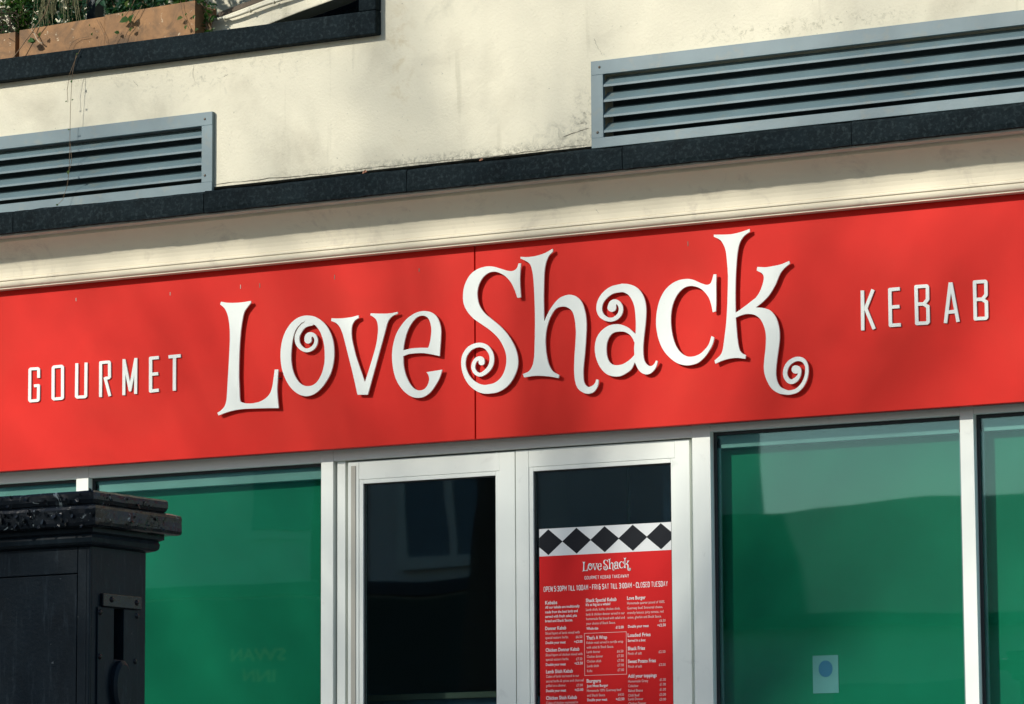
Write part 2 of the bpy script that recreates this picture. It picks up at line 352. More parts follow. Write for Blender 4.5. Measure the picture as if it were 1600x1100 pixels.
# ------------------------------------------------------------------ ventilation grilles
def grille(x0, x1, z0, z1, label, screws, nsl=4):
    g = thing('ventilation_grille', ((x0+x1)/2, WY, z0), label, 'grille', 'louvred ventilation grilles on the upper wall')
    yf, yb = WY-0.022, WY-0.001; wv, wh0, wh1 = 0.062, 0.048, 0.066
    ix0, ix1, iz0, iz1 = x0+wv, x1-wv, z0+wh0, z1-wh1
    bx('frame_bar', (x0, x1, yf, yb, z1-wh1, z1), GREY, g, bevel=.002); bx('frame_bar', (x0, x1, yf, yb, z0, z0+wh0), GREY, g, bevel=.002)
    bx('frame_side', (x0, ix0, yf+.0005, yb, iz0, iz1), GREY, g, bevel=.001); bx('frame_side', (ix1, x1, yf+.0005, yb, iz0, iz1), GREY, g, bevel=.001)
    bx('duct_back', (ix0-.02, ix1+.02, WY+.12, WY+.125, iz0-.02, iz1+.02), DARKB, g)
    pitch = (iz1-iz0)/(nsl+0.12); L_ = ix1-ix0+.002
    pr = [(yf+.004, 0), (yf+.004, .010), (yf+.0065, .0125), (yf+.052, pitch*.77), (yf+.054, pitch*.75), (yf+.012, .004), (yf+.012, 0)]
    me = MB().prism_x(pr, 0, L_).mesh('slat')
    for k in range(nsl):
        o = link('slat', me, GREY, g); o.location = (ix0-.001, 0, iz0+pitch*(k+0.30))
    for sx, sz in screws:
        build('screw', MB().dome((sx, yf-.0002, sz), (0, -1, 0), .0065, .0035), SCREW, g, smooth=True)
xr, xl = vxr, vxl
grille(-3.95, xr, VZ0, VZ1, 'left blue-grey louvred grille above the word GOURMET, a vine hanging over it', [(X(320, 186, VY), Z(320, 186, VY)), (X(320, 274, VY), Z(320, 274, VY)), (-3.9, 4.13)])
grille(xl, 3.7, VZ0+0.008, VZ1+0.022, 'right blue-grey louvred grille above the word KEBAB', [(X(936.5, 105, VY), Z(936.5, 105, VY)), (X(933.7, 207, VY), Z(933.7, 207, VY)), (3.65, 4.15)])

# ------------------------------------------------------------------ the shop sign: traced letters
def cr_chain(P, closed):
    P = [np.array(p, float) for p in P]; n = len(P); out = []
    rng = range(n) if closed else range(n-1)
    for i in rng:
        p1, p2 = P[i], P[(i+1) % n]
        p0 = P[i-1] if (closed or i > 0) else 2*p1-p2
        p3 = P[(i+2) % n] if (closed or i+2 < n) else 2*p2-p1
        k = max(2, int(np.hypot(*(p2-p1)[:2])/1.6))
        for j in range(k):
            t = j/k
            out.append(0.5*(2*p1+(p2-p0)*t+(2*p0-5*p1+4*p2-p3)*t*t+(3*p1-p0-3*p2+p3)*t**3))
    if not closed: out.append(P[-1])
    return out
def dense_poly(pts):
    cs = [i for i, p in enumerate(pts) if len(p) > 2]; q = [p[:2] for p in pts]
    if not cs: return np.array(cr_chain(q, True))
    n = len(q); out = []
    for a, b in zip(cs, cs[1:]+[cs[0]+n]):
        out += cr_chain([q[i % n] for i in range(a, b+1)], False)[:-1]
    return np.array(out)
def sd_poly(V, GX, GY):
    D = np.full(GX.shape, 1e9); ins = np.zeros(GX.shape, bool); n = len(V)
    for i in range(n):
        a, b = V[i], V[(i+1) % n]; ex, ey = b-a; l2 = ex*ex+ey*ey
        if l2 < 1e-12: continue
        wx, wy = GX-a[0], GY-a[1]; t = np.clip((wx*ex+wy*ey)/l2, 0, 1)
        D = np.minimum(D, (wx-ex*t)**2+(wy-ey*t)**2)
        if (a[1] > b[1]) != (a[1] < b[1]) or a[1] != b[1]:
            c = ((a[1] > GY) != (b[1] > GY)) & (GX < (b[0]-a[0])*(GY-a[1])/(b[1]-a[1]+1e-12)+a[0])
            ins ^= c
    D = np.sqrt(D); return np.where(ins, -D, D)
def sd_stroke(P, GX, GY):
    C = np.array(cr_chain(P, False)); D = np.full(GX.shape, 1e9)
    dd = []
    for p, q in zip(C, C[1:]):
        k = max(1, int(np.hypot(*(q-p)[:2])/0.4))
        for j in range(k): dd.append(p+(q-p)*j/k)
    dd.append(C[-1])
    for x, y, r in dd: D = np.minimum(D, np.hypot(GX-x, GY-y)-r)
    return D
def sd_line(P, r, GX, GY, flat=True):
    P = [np.array(p, float) for p in P]; D = np.full(GX.shape, 1e9); n = len(P)
    for i in range(n-1):
        a, b = P[i], P[i+1]; e = b-a; l = np.hypot(*e); e = e/l
        wx, wy = GX-a[0], GY-a[1]; t = wx*e[0]+wy*e[1]; s_ = -wx*e[1]+wy*e[0]
        d = np.hypot(t-np.clip(t, 0, l), s_)-r
        if flat and i == 0: d = np.maximum(d, -t)
        if flat and i == n-2: d = np.maximum(d, t-l)
        D = np.minimum(D, d)
    return D
def contours(D, xs, ys):
    neg = D < 0; H_, W_ = D.shape; segs = {}
    code = neg[:-1, :-1]*1+neg[:-1, 1:]*2+neg[1:, 1:]*4+neg[1:, :-1]*8
    T = {1: [(3, 0)], 2: [(0, 1)], 3: [(3, 1)], 4: [(1, 2)], 5: [(3, 2), (1, 0)], 6: [(0, 2)], 7: [(3, 2)], 8: [(2, 3)], 9: [(2, 0)], 10: [(0, 3), (2, 1)], 11: [(2, 1)], 12: [(1, 3)], 13: [(1, 0)], 14: [(0, 3)]}
    def key(i, j, e):
        return (('h', i, j) if e == 0 else ('v', i, j+1) if e == 1 else ('h', i+1, j) if e == 2 else ('v', i, j))
    def pt(k):
        t_, i, j = k
        a = D[i, j]; b = D[i, j+1] if t_ == 'h' else D[i+1, j]; t = a/(a-b)
        return (xs[j]+(xs[j+1]-xs[j])*t, ys[i]) if t_ == 'h' else (xs[j], ys[i]+(ys[i+1]-ys[i])*t)
    for i, j in zip(*np.nonzero((code > 0) & (code < 15))):
        for a, b in T[int(code[i, j])]: segs[key(i, j, a)] = key(i, j, b)
    loops = []
    while segs:
        s0, k = segs.popitem(); loop = [pt(s0)]
        while k != s0 and k in segs:
            loop.append(pt(k)); k = segs.pop(k)
        loop.append(pt(k)) if k != s0 else None
        if len(loop) > 8: loops.append(np.array(loop))
    return loops
def simplify(P, tol):
    P = list(map(tuple, P)); n = len(P)
    def dp(a, b):
        if b <= a+1: return [a]
        p, q = np.array(P[a]), np.array(P[b % n]); e = q-p; l = np.hypot(*e)
        A = np.array(P[a+1:b])-p
        d = np.abs(A[:, 0]*e[1]-A[:, 1]*e[0])/l if l > 1e-9 else np.hypot(A[:, 0], A[:, 1])
        k = int(d.argmax())
        if d[k] < tol: return [a]
        return dp(a, a+1+k)+dp(a+1+k, b)
    h = n//2
    idx = dp(0, h)+dp(h, n)
    return np.array([P[i] for i in idx])
def tr(pts, f):
    ox, oy, s = f; return [(ox+p[0]/s, oy+p[1]/s, *( [p[2]/s] if (len(p) > 2 and p[2] != 1) else list(p[2:]))) for p in pts]
def glyph_loops(prims, step):
    allp = np.array([p[:2] for k, P, *_ in prims for p in P]); pad = 8
    x0, y0 = allp.min(0)-pad; x1, y1 = allp.max(0)+pad
    xs = np.arange(x0, x1, step); ys = np.arange(y0, y1, step); GX, GY = np.meshgrid(xs, ys)
    D = np.full(GX.shape, 1e9)
    for k, P, *a in prims:
        if k == 'poly': D = np.minimum(D, sd_poly(dense_poly(P), GX, GY))
        elif k == 'cut': D = np.maximum(D, -sd_poly(dense_poly(P), GX, GY))
        elif k == 'stroke': D = np.minimum(D, sd_stroke(P, GX, GY))
        elif k == 'line': D = np.minimum(D, sd_line(P, a[0], GX, GY))
    D = np.where(D == 0, 1e-6, D)
    return [simplify(l, 0.09) for l in contours(D, xs, ys)]
c = 1
fL, fO, fV, fE = (330, 460, 5.5), (430, 485, 7.86), (510, 480, 7.583), (605, 480, 7.59)
fS, fS2, fH, fA, fC, fK, fK2 = (715, 405, 5.0), (715, 525, 11.0), (805, 380, 4.49), (920, 430, 6.47), (1015, 420, 6.875), (1105, 350, 3.929), (1190, 530, 11.0)
GL = {}
GL['L'] = [('poly', tr([(85,62,c),(140,72),(210,72),(280,66),(340,55,c),(343,72,c),(315,105),(285,150),(268,220),(255,310),(245,430),(240,560),(238,700),(242,800),(247,905),(265,928),(310,937),(360,935),(420,920),(470,890),(505,850),(525,790),(535,720),(545,645,c),(577,645,c),(572,720),(567,800),(570,880),(580,977,c),(500,977),(400,980),(300,983),(220,992),(150,1008),(62,1040,c),(52,1018,c),(85,995),(115,960),(130,910),(135,850),(140,760),(147,650),(155,500),(160,380),(158,290),(150,220),(135,160),(110,115),(75,85,c)], fL))]
GL['o'] = [('poly', tr([(400,62),(480,75),(560,120),(630,190),(685,290),(715,400),(725,520),(715,640),(685,760),(635,860),(570,950),(490,1020),(400,1053),(310,1040),(230,990),(165,915),(115,820),(80,710),(65,590),(68,470),(90,350),(130,250),(190,160),(260,100),(330,70)], fO)),
           ('cut', tr([(375,133,c),(330,150),(290,185),(255,230),(230,290),(210,380),(200,470),(195,560),(200,650),(215,730),(245,810),(290,880),(345,920),(400,930),(455,920),(510,880),(555,810),(585,730),(605,630),(607,520),(597,410),(570,310),(535,235),(490,182,c)], fO)),
           ('stroke', tr([(440,152,36),(390,166,33),(340,196,31),(297,252,31),(268,325,30),(277,405,28),(320,463,25),(380,491,23),(440,475,24),(484,432,23),(502,375,21),(490,325,22),(455,295,24),(415,305,36),(402,335,43),(402,364,44)], fO))]
GL['v'] = [('poly', tr([(60,130,c),(120,133),(200,130),(290,118),(380,95,c),(385,125,c),(345,150),(315,190),(300,240),(297,310),(305,390),(325,480),(350,580),(390,700),(455,890,c),(500,750),(540,620),(575,500),(597,400),(610,290),(608,210),(590,150),(555,115),(518,95,c),(525,72,c),(600,75),(700,75),(770,70),(843,55,c),(845,78,c),(800,95),(755,130),(725,180),(700,270),(670,380),(620,560),(560,780),(490,1037,c),(367,1037,c),(340,910),(300,740),(260,580),(220,420),(190,310),(155,230),(110,185),(55,163,c)], fV))]
GL['e'] = [('poly', tr([(622,580,c),(628,480),(635,380),(638,270),(620,180),(585,110),(530,65),(460,45),(390,50),(320,75),(240,130),(170,210),(110,310),(75,420),(58,530),(58,640),(75,760),(110,870),(165,960),(230,1025),(300,1065),(370,1075),(440,1060),(510,1010),(570,930),(620,840),(653,740,c),(465,770,c),(485,800),(497,850),(480,920),(440,970),(380,987),(320,965),(265,900),(220,800),(195,690),(190,580,c),(260,555),(350,545),(430,545),(520,558)], fE)),
           ('cut', tr([(190,512,c),(200,430),(230,310),(270,220),(320,150),(370,110),(425,100),(475,120),(505,170),(522,250),(518,340),(505,420),(485,482,c),(400,480),(300,487),(230,500)], fE))]
GL['S'] = [('poly', tr([(475,32,c),(495,32,c),(490,90),(487,160),(490,230),(495,297,c),(467,303,c),(445,240),(415,180),(375,135),(330,108),(285,97),(240,108),(200,140),(170,190),(155,250),(157,310),(175,370),(215,425),(275,475),(340,530),(400,600),(450,690),(472,780),(465,860),(430,940),(380,1000),(310,1040),(230,1052,c),(220,982,c),(290,965),(345,915),(375,840),(380,760),(360,690),(320,620),(260,560),(190,510),(120,460),(70,400),(45,340),(42,270),(55,200),(95,125),(150,80),(220,57),(280,58),(340,75),(400,92),(440,88),(465,65)], fS)),
           ('stroke', tr([(500,915,76),(440,913,74),(340,880,66),(225,792,55),(140,660,44),(99,500,38),(115,350,40),(190,230,42),(290,170,40),(395,155,40),(495,193,40),(567,290,39),(588,400,39),(565,510,39),(500,600,38),(400,664,34),(320,642,33),(276,580,33),(267,515,33),(290,440,33),(335,393,33),(385,385,38),(410,412,49),(411,452,52)], fS2))]
GL['h'] = [('poly', tr([(37,95,c),(90,97),(150,88),(210,68),(262,38,c),(265,58,c),(235,90),(215,140),(205,200),(202,280),(200,380),(202,552,c),(225,500),(260,440),(310,385),(370,362),(420,370),(465,410),(490,480),(500,560),(497,660),(490,760),(480,860),(478,930),(485,980),(510,1008),(540,1000),(560,980),(568,955,c),(585,958,c),(580,1000),(555,1040),(520,1056),(480,1050),(440,1020),(420,970),(413,900),(415,800),(422,700),(425,620),(418,540),(400,480),(365,450),(325,445),(285,460),(250,510),(225,580),(213,660),(215,740),(225,810),(240,860),(265,900),(310,925,c),(303,947,c),(240,935),(170,930),(120,932),(62,942,c),(53,918,c),(95,898),(120,860),(132,800),(136,700),(138,600),(138,500),(135,400),(130,290),(122,210),(105,150),(75,125),(37,108,c)], fH))]
GL['a'] = [('poly', tr([(330,85,c),(400,90),(470,115),(525,165),(560,230),(578,310),(580,400),(572,500),(558,620),(550,720),(553,820),(570,880),(605,915),(640,915),(665,890),(678,862,c),(697,868,c),(685,915),(660,960),(620,995),(575,1003),(530,985),(495,945),(465,880,c),(430,950),(380,990),(320,1020),(250,1023),(180,1000),(120,940),(80,860),(60,760),(70,660),(110,580),(180,520),(250,497),(320,498),(390,525),(440,565),(472,597,c),(475,500),(470,400),(460,320),(435,250),(400,200),(360,176),(330,169,c)], fA)),
           ('cut', tr([(300,570),(250,582),(210,620),(185,680),(178,750),(185,820),(205,870),(235,900),(280,910),(340,900),(400,865),(440,830),(460,805,c),(457,740),(462,685,c),(440,635),(405,595),(355,572)], fA)),
           ('stroke', tr([(340,127,42),(240,148,38),(170,195,35),(122,258,31),(104,330,29),(120,395,27),(165,436,23),(220,450,20),(275,432,21),(314,388,22),(324,332,22),(305,287,22),(268,266,23),(240,288,36),(232,327,44)], fA))]
GL['c'] = [('poly', tr([(685,60,c),(717,58,c),(715,150),(715,250),(716,350),(713,455,c),(677,468,c),(665,400),(640,320),(600,260),(550,215),(490,190),(430,185),(370,205),(310,260),(265,340),(238,430),(228,540),(235,650),(255,750),(290,840),(340,905),(400,940),(460,943),(530,920),(590,870),(635,810),(663,722,c),(695,737,c),(680,800),(640,880),(590,950),(520,1010),(440,1035),(370,1035),(290,1010),(210,950),(145,870),(100,770),(75,660),(68,560),(80,440),(110,330),(160,235),(230,165),(310,123),(400,108),(470,118),(540,150),(610,172),(650,160),(670,120)], fC))]
GL['k'] = [('poly', tr([(40,65,c),(90,65),(150,62),(210,48),(260,30,c),(262,48,c),(225,75),(200,115),(187,170),(180,240),(175,330),(173,430),(174,545,c),(210,520),(250,490),(288,460,c),(296,455,c),(320,420),(340,370),(347,330),(338,305),(303,285,c),(307,263,c),(360,265),(420,255),(460,245),(503,226,c),(508,243,c),(470,275),(445,310),(420,370),(385,430),(345,475),(298,512,c),(340,515),(385,530),(420,570),(440,630),(445,690),(440,750),(430,820),(422,900),(428,960),(450,1000),(485,1018,c),(485,1048,c),(440,1040),(395,1010),(365,960),(348,900),(350,830),(358,760),(360,690),(352,640),(330,590),(295,560),(250,552),(210,560),(175,575,c),(180,640),(185,700),(195,760),(210,790),(238,805,c),(234,828,c),(180,822),(130,828),(90,840),(50,858,c),(44,838,c),(80,805),(95,770),(105,700),(115,620),(122,520),(125,420),(127,320),(122,240),(112,160),(90,110),(70,92),(40,78,c)], fK)),
           ('stroke', tr([(400,906,42),(470,917,38),(590,888,36),(680,812,34),(745,700,31),(775,580,29),(774,470,29),(740,390,33),(690,350,37),(620,337,38),(540,360,38),(470,412,38),(420,490,38),(402,590,37),(425,670,38),(478,724,40),(530,728,40),(590,692,38),(632,640,30),(650,590,27),(645,545,36),(620,518,55),(585,520,72)], fK2))]
fG, fM, fB, fB2 = (30, 545, 11.43), (150, 540, 10.667), (1330, 430, 11.0), (1440, 425, 11.0)
def ln(P, f, w): return ('line', [(f[0]+x/f[2], f[1]+y/f[2]) for x, y in P], w/f[2])
Bp = lambda f: [ln([(985,167),(1090,160),(1104,175),(1107,390),(1045,467),(925,472)], f, 30), ln([(1030,467),(1112,512),(1117,775),(1100,795),(985,800)], f, 30), ln([(985,167),(908,172),(922,805),(985,800)], f, 30)]
f1 = (1440-91.4, 425+7.3, 11.0)
SM = [('G', [ln([(345,520),(345,368),(330,353),(205,360),(190,376),(184,915),(197,932),(325,922),(340,905),(343,655),(262,662)], fG, 26)]),
      ('O', [ln([(690,317),(752,310),(772,328),(772,868),(755,886),(618,896),(602,880),(605,343),(622,323),(690,317)], fG, 27)]),
      ('U', [ln([(1028,258),(1020,850),(1035,864),(1170,857),(1187,840),(1193,245)], fG, 27)]),
      ('R', [ln([(74,858),(76,284),(210,272),(223,286),(224,522),(206,540),(150,543)], fM, 25), ln([(148,528),(230,842)], fM, 25)]),
      ('M', [ln([(462,826),(466,225)], fM, 25), ln([(466,235),(566,742),(660,218)], fM, 24), ln([(664,206),(659,806)], fM, 25)]),
      ('E', [ln([(1046,198),(908,211),(908,758),(1046,742)], fM, 27), ln([(908,480),(1035,466)], fM, 27)]),
      ('T', [ln([(1207,188),(1410,168)], fM, 28), ln([(1307,180),(1304,752)], fM, 27)]),
      ('K', [ln([(190,262),(198,948)], fB, 30), ln([(374,246),(248,572)], fB, 30), ln([(246,565),(394,926)], fB, 30)]),
      ('E', [ln([(834,232),(662,248),(673,862),(852,852)], fB, 30), ln([(668,549),(830,538)], fB, 30)]),
      ('B', Bp(f1)),
      ('A', [ln([(493,180),(408,878)], fB2, 30), ln([(500,180),(626,858)], fB2, 30), ln([(440,690),(588,678)], fB2, 30)]),
      ('B', Bp(fB2))]
def loops_mesh(name, loops, z0, z1, bev):        # loops of (x,y); filled and thickened along local z
    cu = bpy.data.curves.new(name, 'CURVE'); cu.dimensions = '2D'; cu.fill_mode = 'BOTH'; cu.extrude = (z1-z0)/2-bev; cu.bevel_depth = bev; cu.bevel_resolution = 1; cu.offset = -bev
    for l in loops:
        sp = cu.splines.new('POLY'); sp.points.add(len(l)-1); sp.use_cyclic_u = True
        for q, (x, y) in zip(sp.points, l): q.co = (x, y, 0, 1)
    o = bpy.data.objects.new(name, cu); COL.objects.link(o)
    dg = bpy.context.evaluated_depsgraph_get(); me = bpy.data.meshes.new_from_object(o.evaluated_get(dg))
    bpy.data.objects.remove(o); bpy.data.curves.remove(cu)
    me.transform(Matrix.Translation((0, 0, (z0+z1)/2))); return me
ROT = Matrix.Rotation(math.pi/2, 4, 'X')
SG = thing('shop_sign', (0, 0.045, 2.468), 'long red fascia sign with raised white letters reading GOURMET Love Shack KEBAB', 'sign')
seam = -0.195
bx('sign_panel', (-4.2, seam-0.0038, 0.0, 0.044, 2.468, 3.41), RED, SG, bevel=.0012)
bx('sign_panel', (seam+0.0038, 4.2, 0.0, 0.044, 2.468, 3.41), RED, SG, bevel=.0012)
LOGO = []
def place_letter(ch, prims, yf, th, bev, step):
    loops = glyph_loops(prims, step); Ls = []
    for l in loops: Ls.append(np.array([at(x, y, yf)[[0, 2]] for x, y in l]))
    ctr = np.vstack(Ls).mean(0)
    if ch[1]: LOGO.append([L_ for L_ in Ls])
    me = loops_mesh('letter', [L_-ctr for L_ in Ls], -th, 0, bev)
    o = link('letter', me, LETTER, SG)
    o.location = (ctr[0], yf, ctr[1]); o.rotation_euler = (math.pi/2, 0, 0)
    # two locating pegs hold the letter off the panel
    return ctr
for ch in 'LoveShack': place_letter((ch, 1), GL[ch], -0.0235, 0.0080, 0.0006, 0.5)
for ch, p in SM: place_letter((ch, 0), p, -0.0075, 0.007, 0.0004, 0.3)
for px, py in ((438.5, 591),):
    p = at(px, py, -0.01); build('locating_peg', MB().tube([(p[0]-.004, -0.0150, p[2]), (p[0]-.004, -0.0005, p[2])], .004, 8), GASKET, SG)
for px, py, l, k in ((266, 459, 6, 0), (376, 448, 7, 0), (406, 446, 8, 1), (523, 433, 8, 1), (655, 422, 6, 1), (1075, 381, 8, 1), (119, 468, 6, 0)):
    p = at(px, py, 0)
    bx('scuff_mark', (p[0]-.0016, p[0]+.0016, -.0012, -.0004, p[2]-l*.0014, p[2]+l*.0014), SCREW if k else BEAD, SG)

# ------------------------------------------------------------------ shopfront: frame, panes, boards
FY = 0.086
SF = thing('shopfront_frame', (0, FY, 0), 'white metal shopfront frame with green-backed window panes beneath the red sign', 'window')
HL, HR = 2.418, 2.440                          # underside of the head rail left and right of the doors
xm = dict(a0=X(119, 755, FY), a1=X(138, 755, FY), b0=X(501.5, 850, FY), b1=X(520.5, 850, FY), c0=X(1083.5, 880, FY), c1=X(1112, 880, FY), d0=X(1503.5, 850, FY), d1=X(1525, 850, FY))
FB = 0.225
bx('mullion', (xm['a0'], xm['a1'], FY, FB, 0.35, 2.474), WHITE, SF, bevel=.0015)
bx('mullion', (xm['b0'], xm['b1'], FY, FB, 0.0, 2.474), WHITE, SF, bevel=.0015)
bx('mullion', (xm['c0'], xm['c1'], FY, FB, 0.0, 2.474), WHITE, SF, bevel=.0015)
bx('mullion', (xm['d0'], xm['d1'], FY, FB, 0.35, 2.474), WHITE, SF, bevel=.0015)
g = .0007
for x0, x1, z in ((-4.1, xm['a0']-g, HL), (xm['a1']+g, xm['b0']-g, HL), (xm['b1']+g, xm['c0']-g, HL+.002), (xm['c1']+g, xm['d0']-g, HR), (xm['d1']+g, 4.1, HR)):
    bx('head_rail', (x0, x1, FY+.001, FB, z, 2.473), WHITE, SF, bevel=.001)
def pane(x0, x1, zt, seal=True):
    z0 = 0.40; gy = 0.131
    p = bx('glass_pane', (x0-.004, x1+.004, gy, gy+.006, z0, zt+.004), GLASS, SF)
    w = 0.015
    for b in ((x0, x0+w, z0, zt-w), (x1-w, x1, z0, zt-w), (x0, x1, zt-w, zt)):
        bx('rubber_seal', (b[0], b[1], gy-.010, gy-.001, b[2], b[3]), GASKET, SF)
    for b in ((x0+.004, x0+w+.011, z0, zt-w-.012), (x1-w-.011, x1-.004, z0, zt-w-.012)):
        bx('spacer_bar', (b[0], b[1], gy+.009, gy+.017, b[2], b[3]), HEADG, SF)
    bx('blind_rail', (x0+.004, x1-.004, gy+.009, gy+.05, zt-.072, zt-.002), HEADG, SF, bevel=.002)
    bx('backing_board', (x0-.002, x1+.002, gy+.058, gy+.070, z0, zt-.004), GREEN, SF)
    bx('bottom_rail', (x0, x1, FY+.001, FB, 0.351, z0), WHITE, SF, bevel=.001)
    return p
pane(-4.1, xm['a0'], HL); pane(xm['a1'], xm['b0'], HL); pane(xm['c1'], xm['d0'], HR); pane(xm['d1'], 4.1, HR)
# fixed door frame strip left and right
bx('door_jamb', (X(527, 850, .103), X(539.5, 850, .103), 0.103, FB, 0.0, HL+.0005), WHITE, SF, bevel=.001)
bx('door_jamb', (X(1080.5, 880, .118), xm['c0']-.0005, 0.118, FB, 0.0, HL+.0005), WHITE, SF, bevel=.001)
bx('door_stop', (xm['b1'], X(545, 850, .168), 0.168, FB-.001, 0.0, HL+.0005), GASKET, SF)

# ------------------------------------------------------------------ the two glazed doors
DY = 0.100
def door(x0, x1, gx0, gx1, gz, zt, label, poster=False):
    d = thing('glazed_door', ((x0+x1)/2, DY, 0.0), label, 'door', 'white framed glazed doors')
    yb = DY+.045
    bx('stile', (x0, gx0-.022, DY, yb, 0.01, zt), WHITE, d, bevel=.0015)
    bx('stile', (gx1+.022, x1, DY, yb, 0.01, zt), WHITE, d, bevel=.0015)
    bx('top_rail', (gx0-.0215, gx1+.0215, DY+.0008, yb, gz+.020, zt), WHITE, d, bevel=.0012)
    bx('bottom_rail', (gx0-.0215, gx1+.0215, DY+.0008, yb, 0.01, 0.26), WHITE, d, bevel=.0012)
    bx('glazing_bead', (gx0-.0214, gx0, DY+.0035, yb-.01, 0.262, gz+.0195), WHITE, d, bevel=.001)
    bx('glazing_bead', (gx1, gx1+.0214, DY+.0035, yb-.01, 0.262, gz+.0195), WHITE, d, bevel=.001)
    bx('glazing_bead', (gx0+.0003, gx1-.0003, DY+.0035, yb-.01, gz, gz+.0195), WHITE, d, bevel=.001)
    bx('inner_glass_pane', (gx0-.006, gx1+.006, DY+.036, DY+.040, 0.262, gz+.006), GLASSD, d)
    bx('rubber_seal', (gx0+.0002, gx0+.006, DY+.014, DY+.020, 0.262, gz-.0002), GASKET, d)
    bx('rubber_seal', (gx1-.006, gx1-.0002, DY+.014, DY+.020, 0.262, gz-.0002), GASKET, d)
    bx('rubber_seal', (gx0+.0062, gx1-.0062, DY+.014, DY+.020, gz-.006, gz-.0002), GASKET, d)
    bx('glass_pane', (gx0-.006, gx1+.006, DY+.021, DY+.027, 0.262, gz+.006), GLASSD, d)
    build('door_handle', MB().tube([(gx0-.045 if poster else gx1+.045, DY-.001, 1.02), (gx0-.045 if poster else gx1+.045, DY-.045, 1.02), (gx0-.045 if poster else gx1+.045, DY-.045, 0.85), (gx0-.045 if poster else gx1+.045, DY-.001, 0.85)], .009, 8), SCREW, d)
    return d
xa, xb = X(543.5, 850, DY), X(805, 850, DY); xc, xd = X(806.3, 850, DY), X(1079, 880, DY)
DZT = 2.412; GZ = 2.306
door(xa, xb, X(568.5, 900, DY+.01), X(776, 900, DY+.01), GZ, DZT, 'left white glazed door with clear dark glass')
door(xc, xd, X(835, 900, DY+.01), X(1051, 900, DY+.01), GZ+.008, DZT+.002, 'right white glazed door behind the red menu poster', True)
bx('groove_strip', (X(549, 850, DY), X(556, 850, DY), DY-.004, DY-.0005, 0.02, DZT-.02), BEAD, [o for o in bpy.data.objects if o.name == 'glazed_door'][0])  # brownish strip set where the door stile has a groove

# ------------------------------------------------------------------ menu poster
PY = DY+.0195
px0, px1 = X(843, 900, PY), X(1049.5, 900, PY)
pzt = Z(945, 821.2, PY); pzm = Z(945, 864.5, PY); pzb = 0.42
PO = thing('menu_poster', ((px0+px1)/2, PY, pzb), 'red takeaway menu poster with black and white diamond border on the right door', 'poster')
bx('poster_sheet', (px0, px1, PY, PY+.0012, pzb, pzm), POSTR, PO)
bx('poster_border', (px0, px1, PY, PY+.0012, pzm+.0002, pzt), POSTW, PO)
zc, hh = (pzt+pzm)/2+.001, (pzt-pzm)/2-.004
for k in range(5):
    u = 192+k*110.0; cx = X(780+u/2.5, 840, PY); hw = (X(824, 840, PY)-X(780, 840, PY))/2*0.995
    pts = [(cx-hw, zc), (cx, zc-hh), (cx+hw, zc), (cx, zc+hh)]
    if k == 0: e = px0+.0005; t = (e-(cx-hw))/hw; pts = [(e, zc-hh*t), (cx, zc-hh), (cx+hw, zc), (cx, zc+hh), (e, zc+hh*t)]
    if k == 4: e = px1-.0005; t = ((cx+hw)-e)/hw; pts = [(cx-hw, zc), (cx, zc-hh), (e, zc-hh*t), (e, zc+hh*t), (cx, zc+hh)]
    build('diamond', MB().prism_y(pts, PY-.0007, PY-.0002), POSTK, PO)
def text_mesh(s, bold, outl=0.0):
    cu = bpy.data.curves.new('text_line', 'FONT'); cu.body = s; cu.size = 1.0; cu.offset = outl+(0.018 if bold else 0.0); cu.fill_mode = 'FRONT'; cu.resolution_u = 2
    o = bpy.data.objects.new('text_line', cu); COL.objects.link(o)
    dg = bpy.context.evaluated_depsgraph_get(); me = bpy.data.meshes.new_from_object(o.evaluated_get(dg))
    bpy.data.objects.remove(o); bpy.data.curves.remove(cu)
    return me
def text_on(name, s, x0, z0, w, h, Y, m, parent, bold=False):
    me = text_mesh(s, bold); xs_ = [v.co.x for v in me.vertices]; ys_ = [v.co.y for v in me.vertices]
    if not xs_: return
    cap = 0.73
    sx = w/(max(xs_)-min(xs_)); sy = h/cap; mn = min(xs_)
    for v in me.vertices: v.co = ((v.co.x-mn)*sx+x0, Y, v.co.y*sy+z0)
    return link(name, me, m, parent)
PT = (830, 920, 6.113); PH = (830, 860, 6.957)
def pl(s, u0, v, u1, f=PT, h=20, bold=False, title=False, m=None):
    a = at(f[0]+u0/f[2], f[1]+v/f[2], PY-.0009); b = at(f[0]+u1/f[2], f[1]+(v-(u1-u0)*.045)/f[2], PY-.0009)
    hh_ = h/f[2]/340*1.03*(1.25 if title else 1)
    text_on('text_line', s, a[0], a[2], b[0]-a[0], hh_, PY-.0009, m or (POSTB if (bold or title) else POSTT), PO, bold or title)
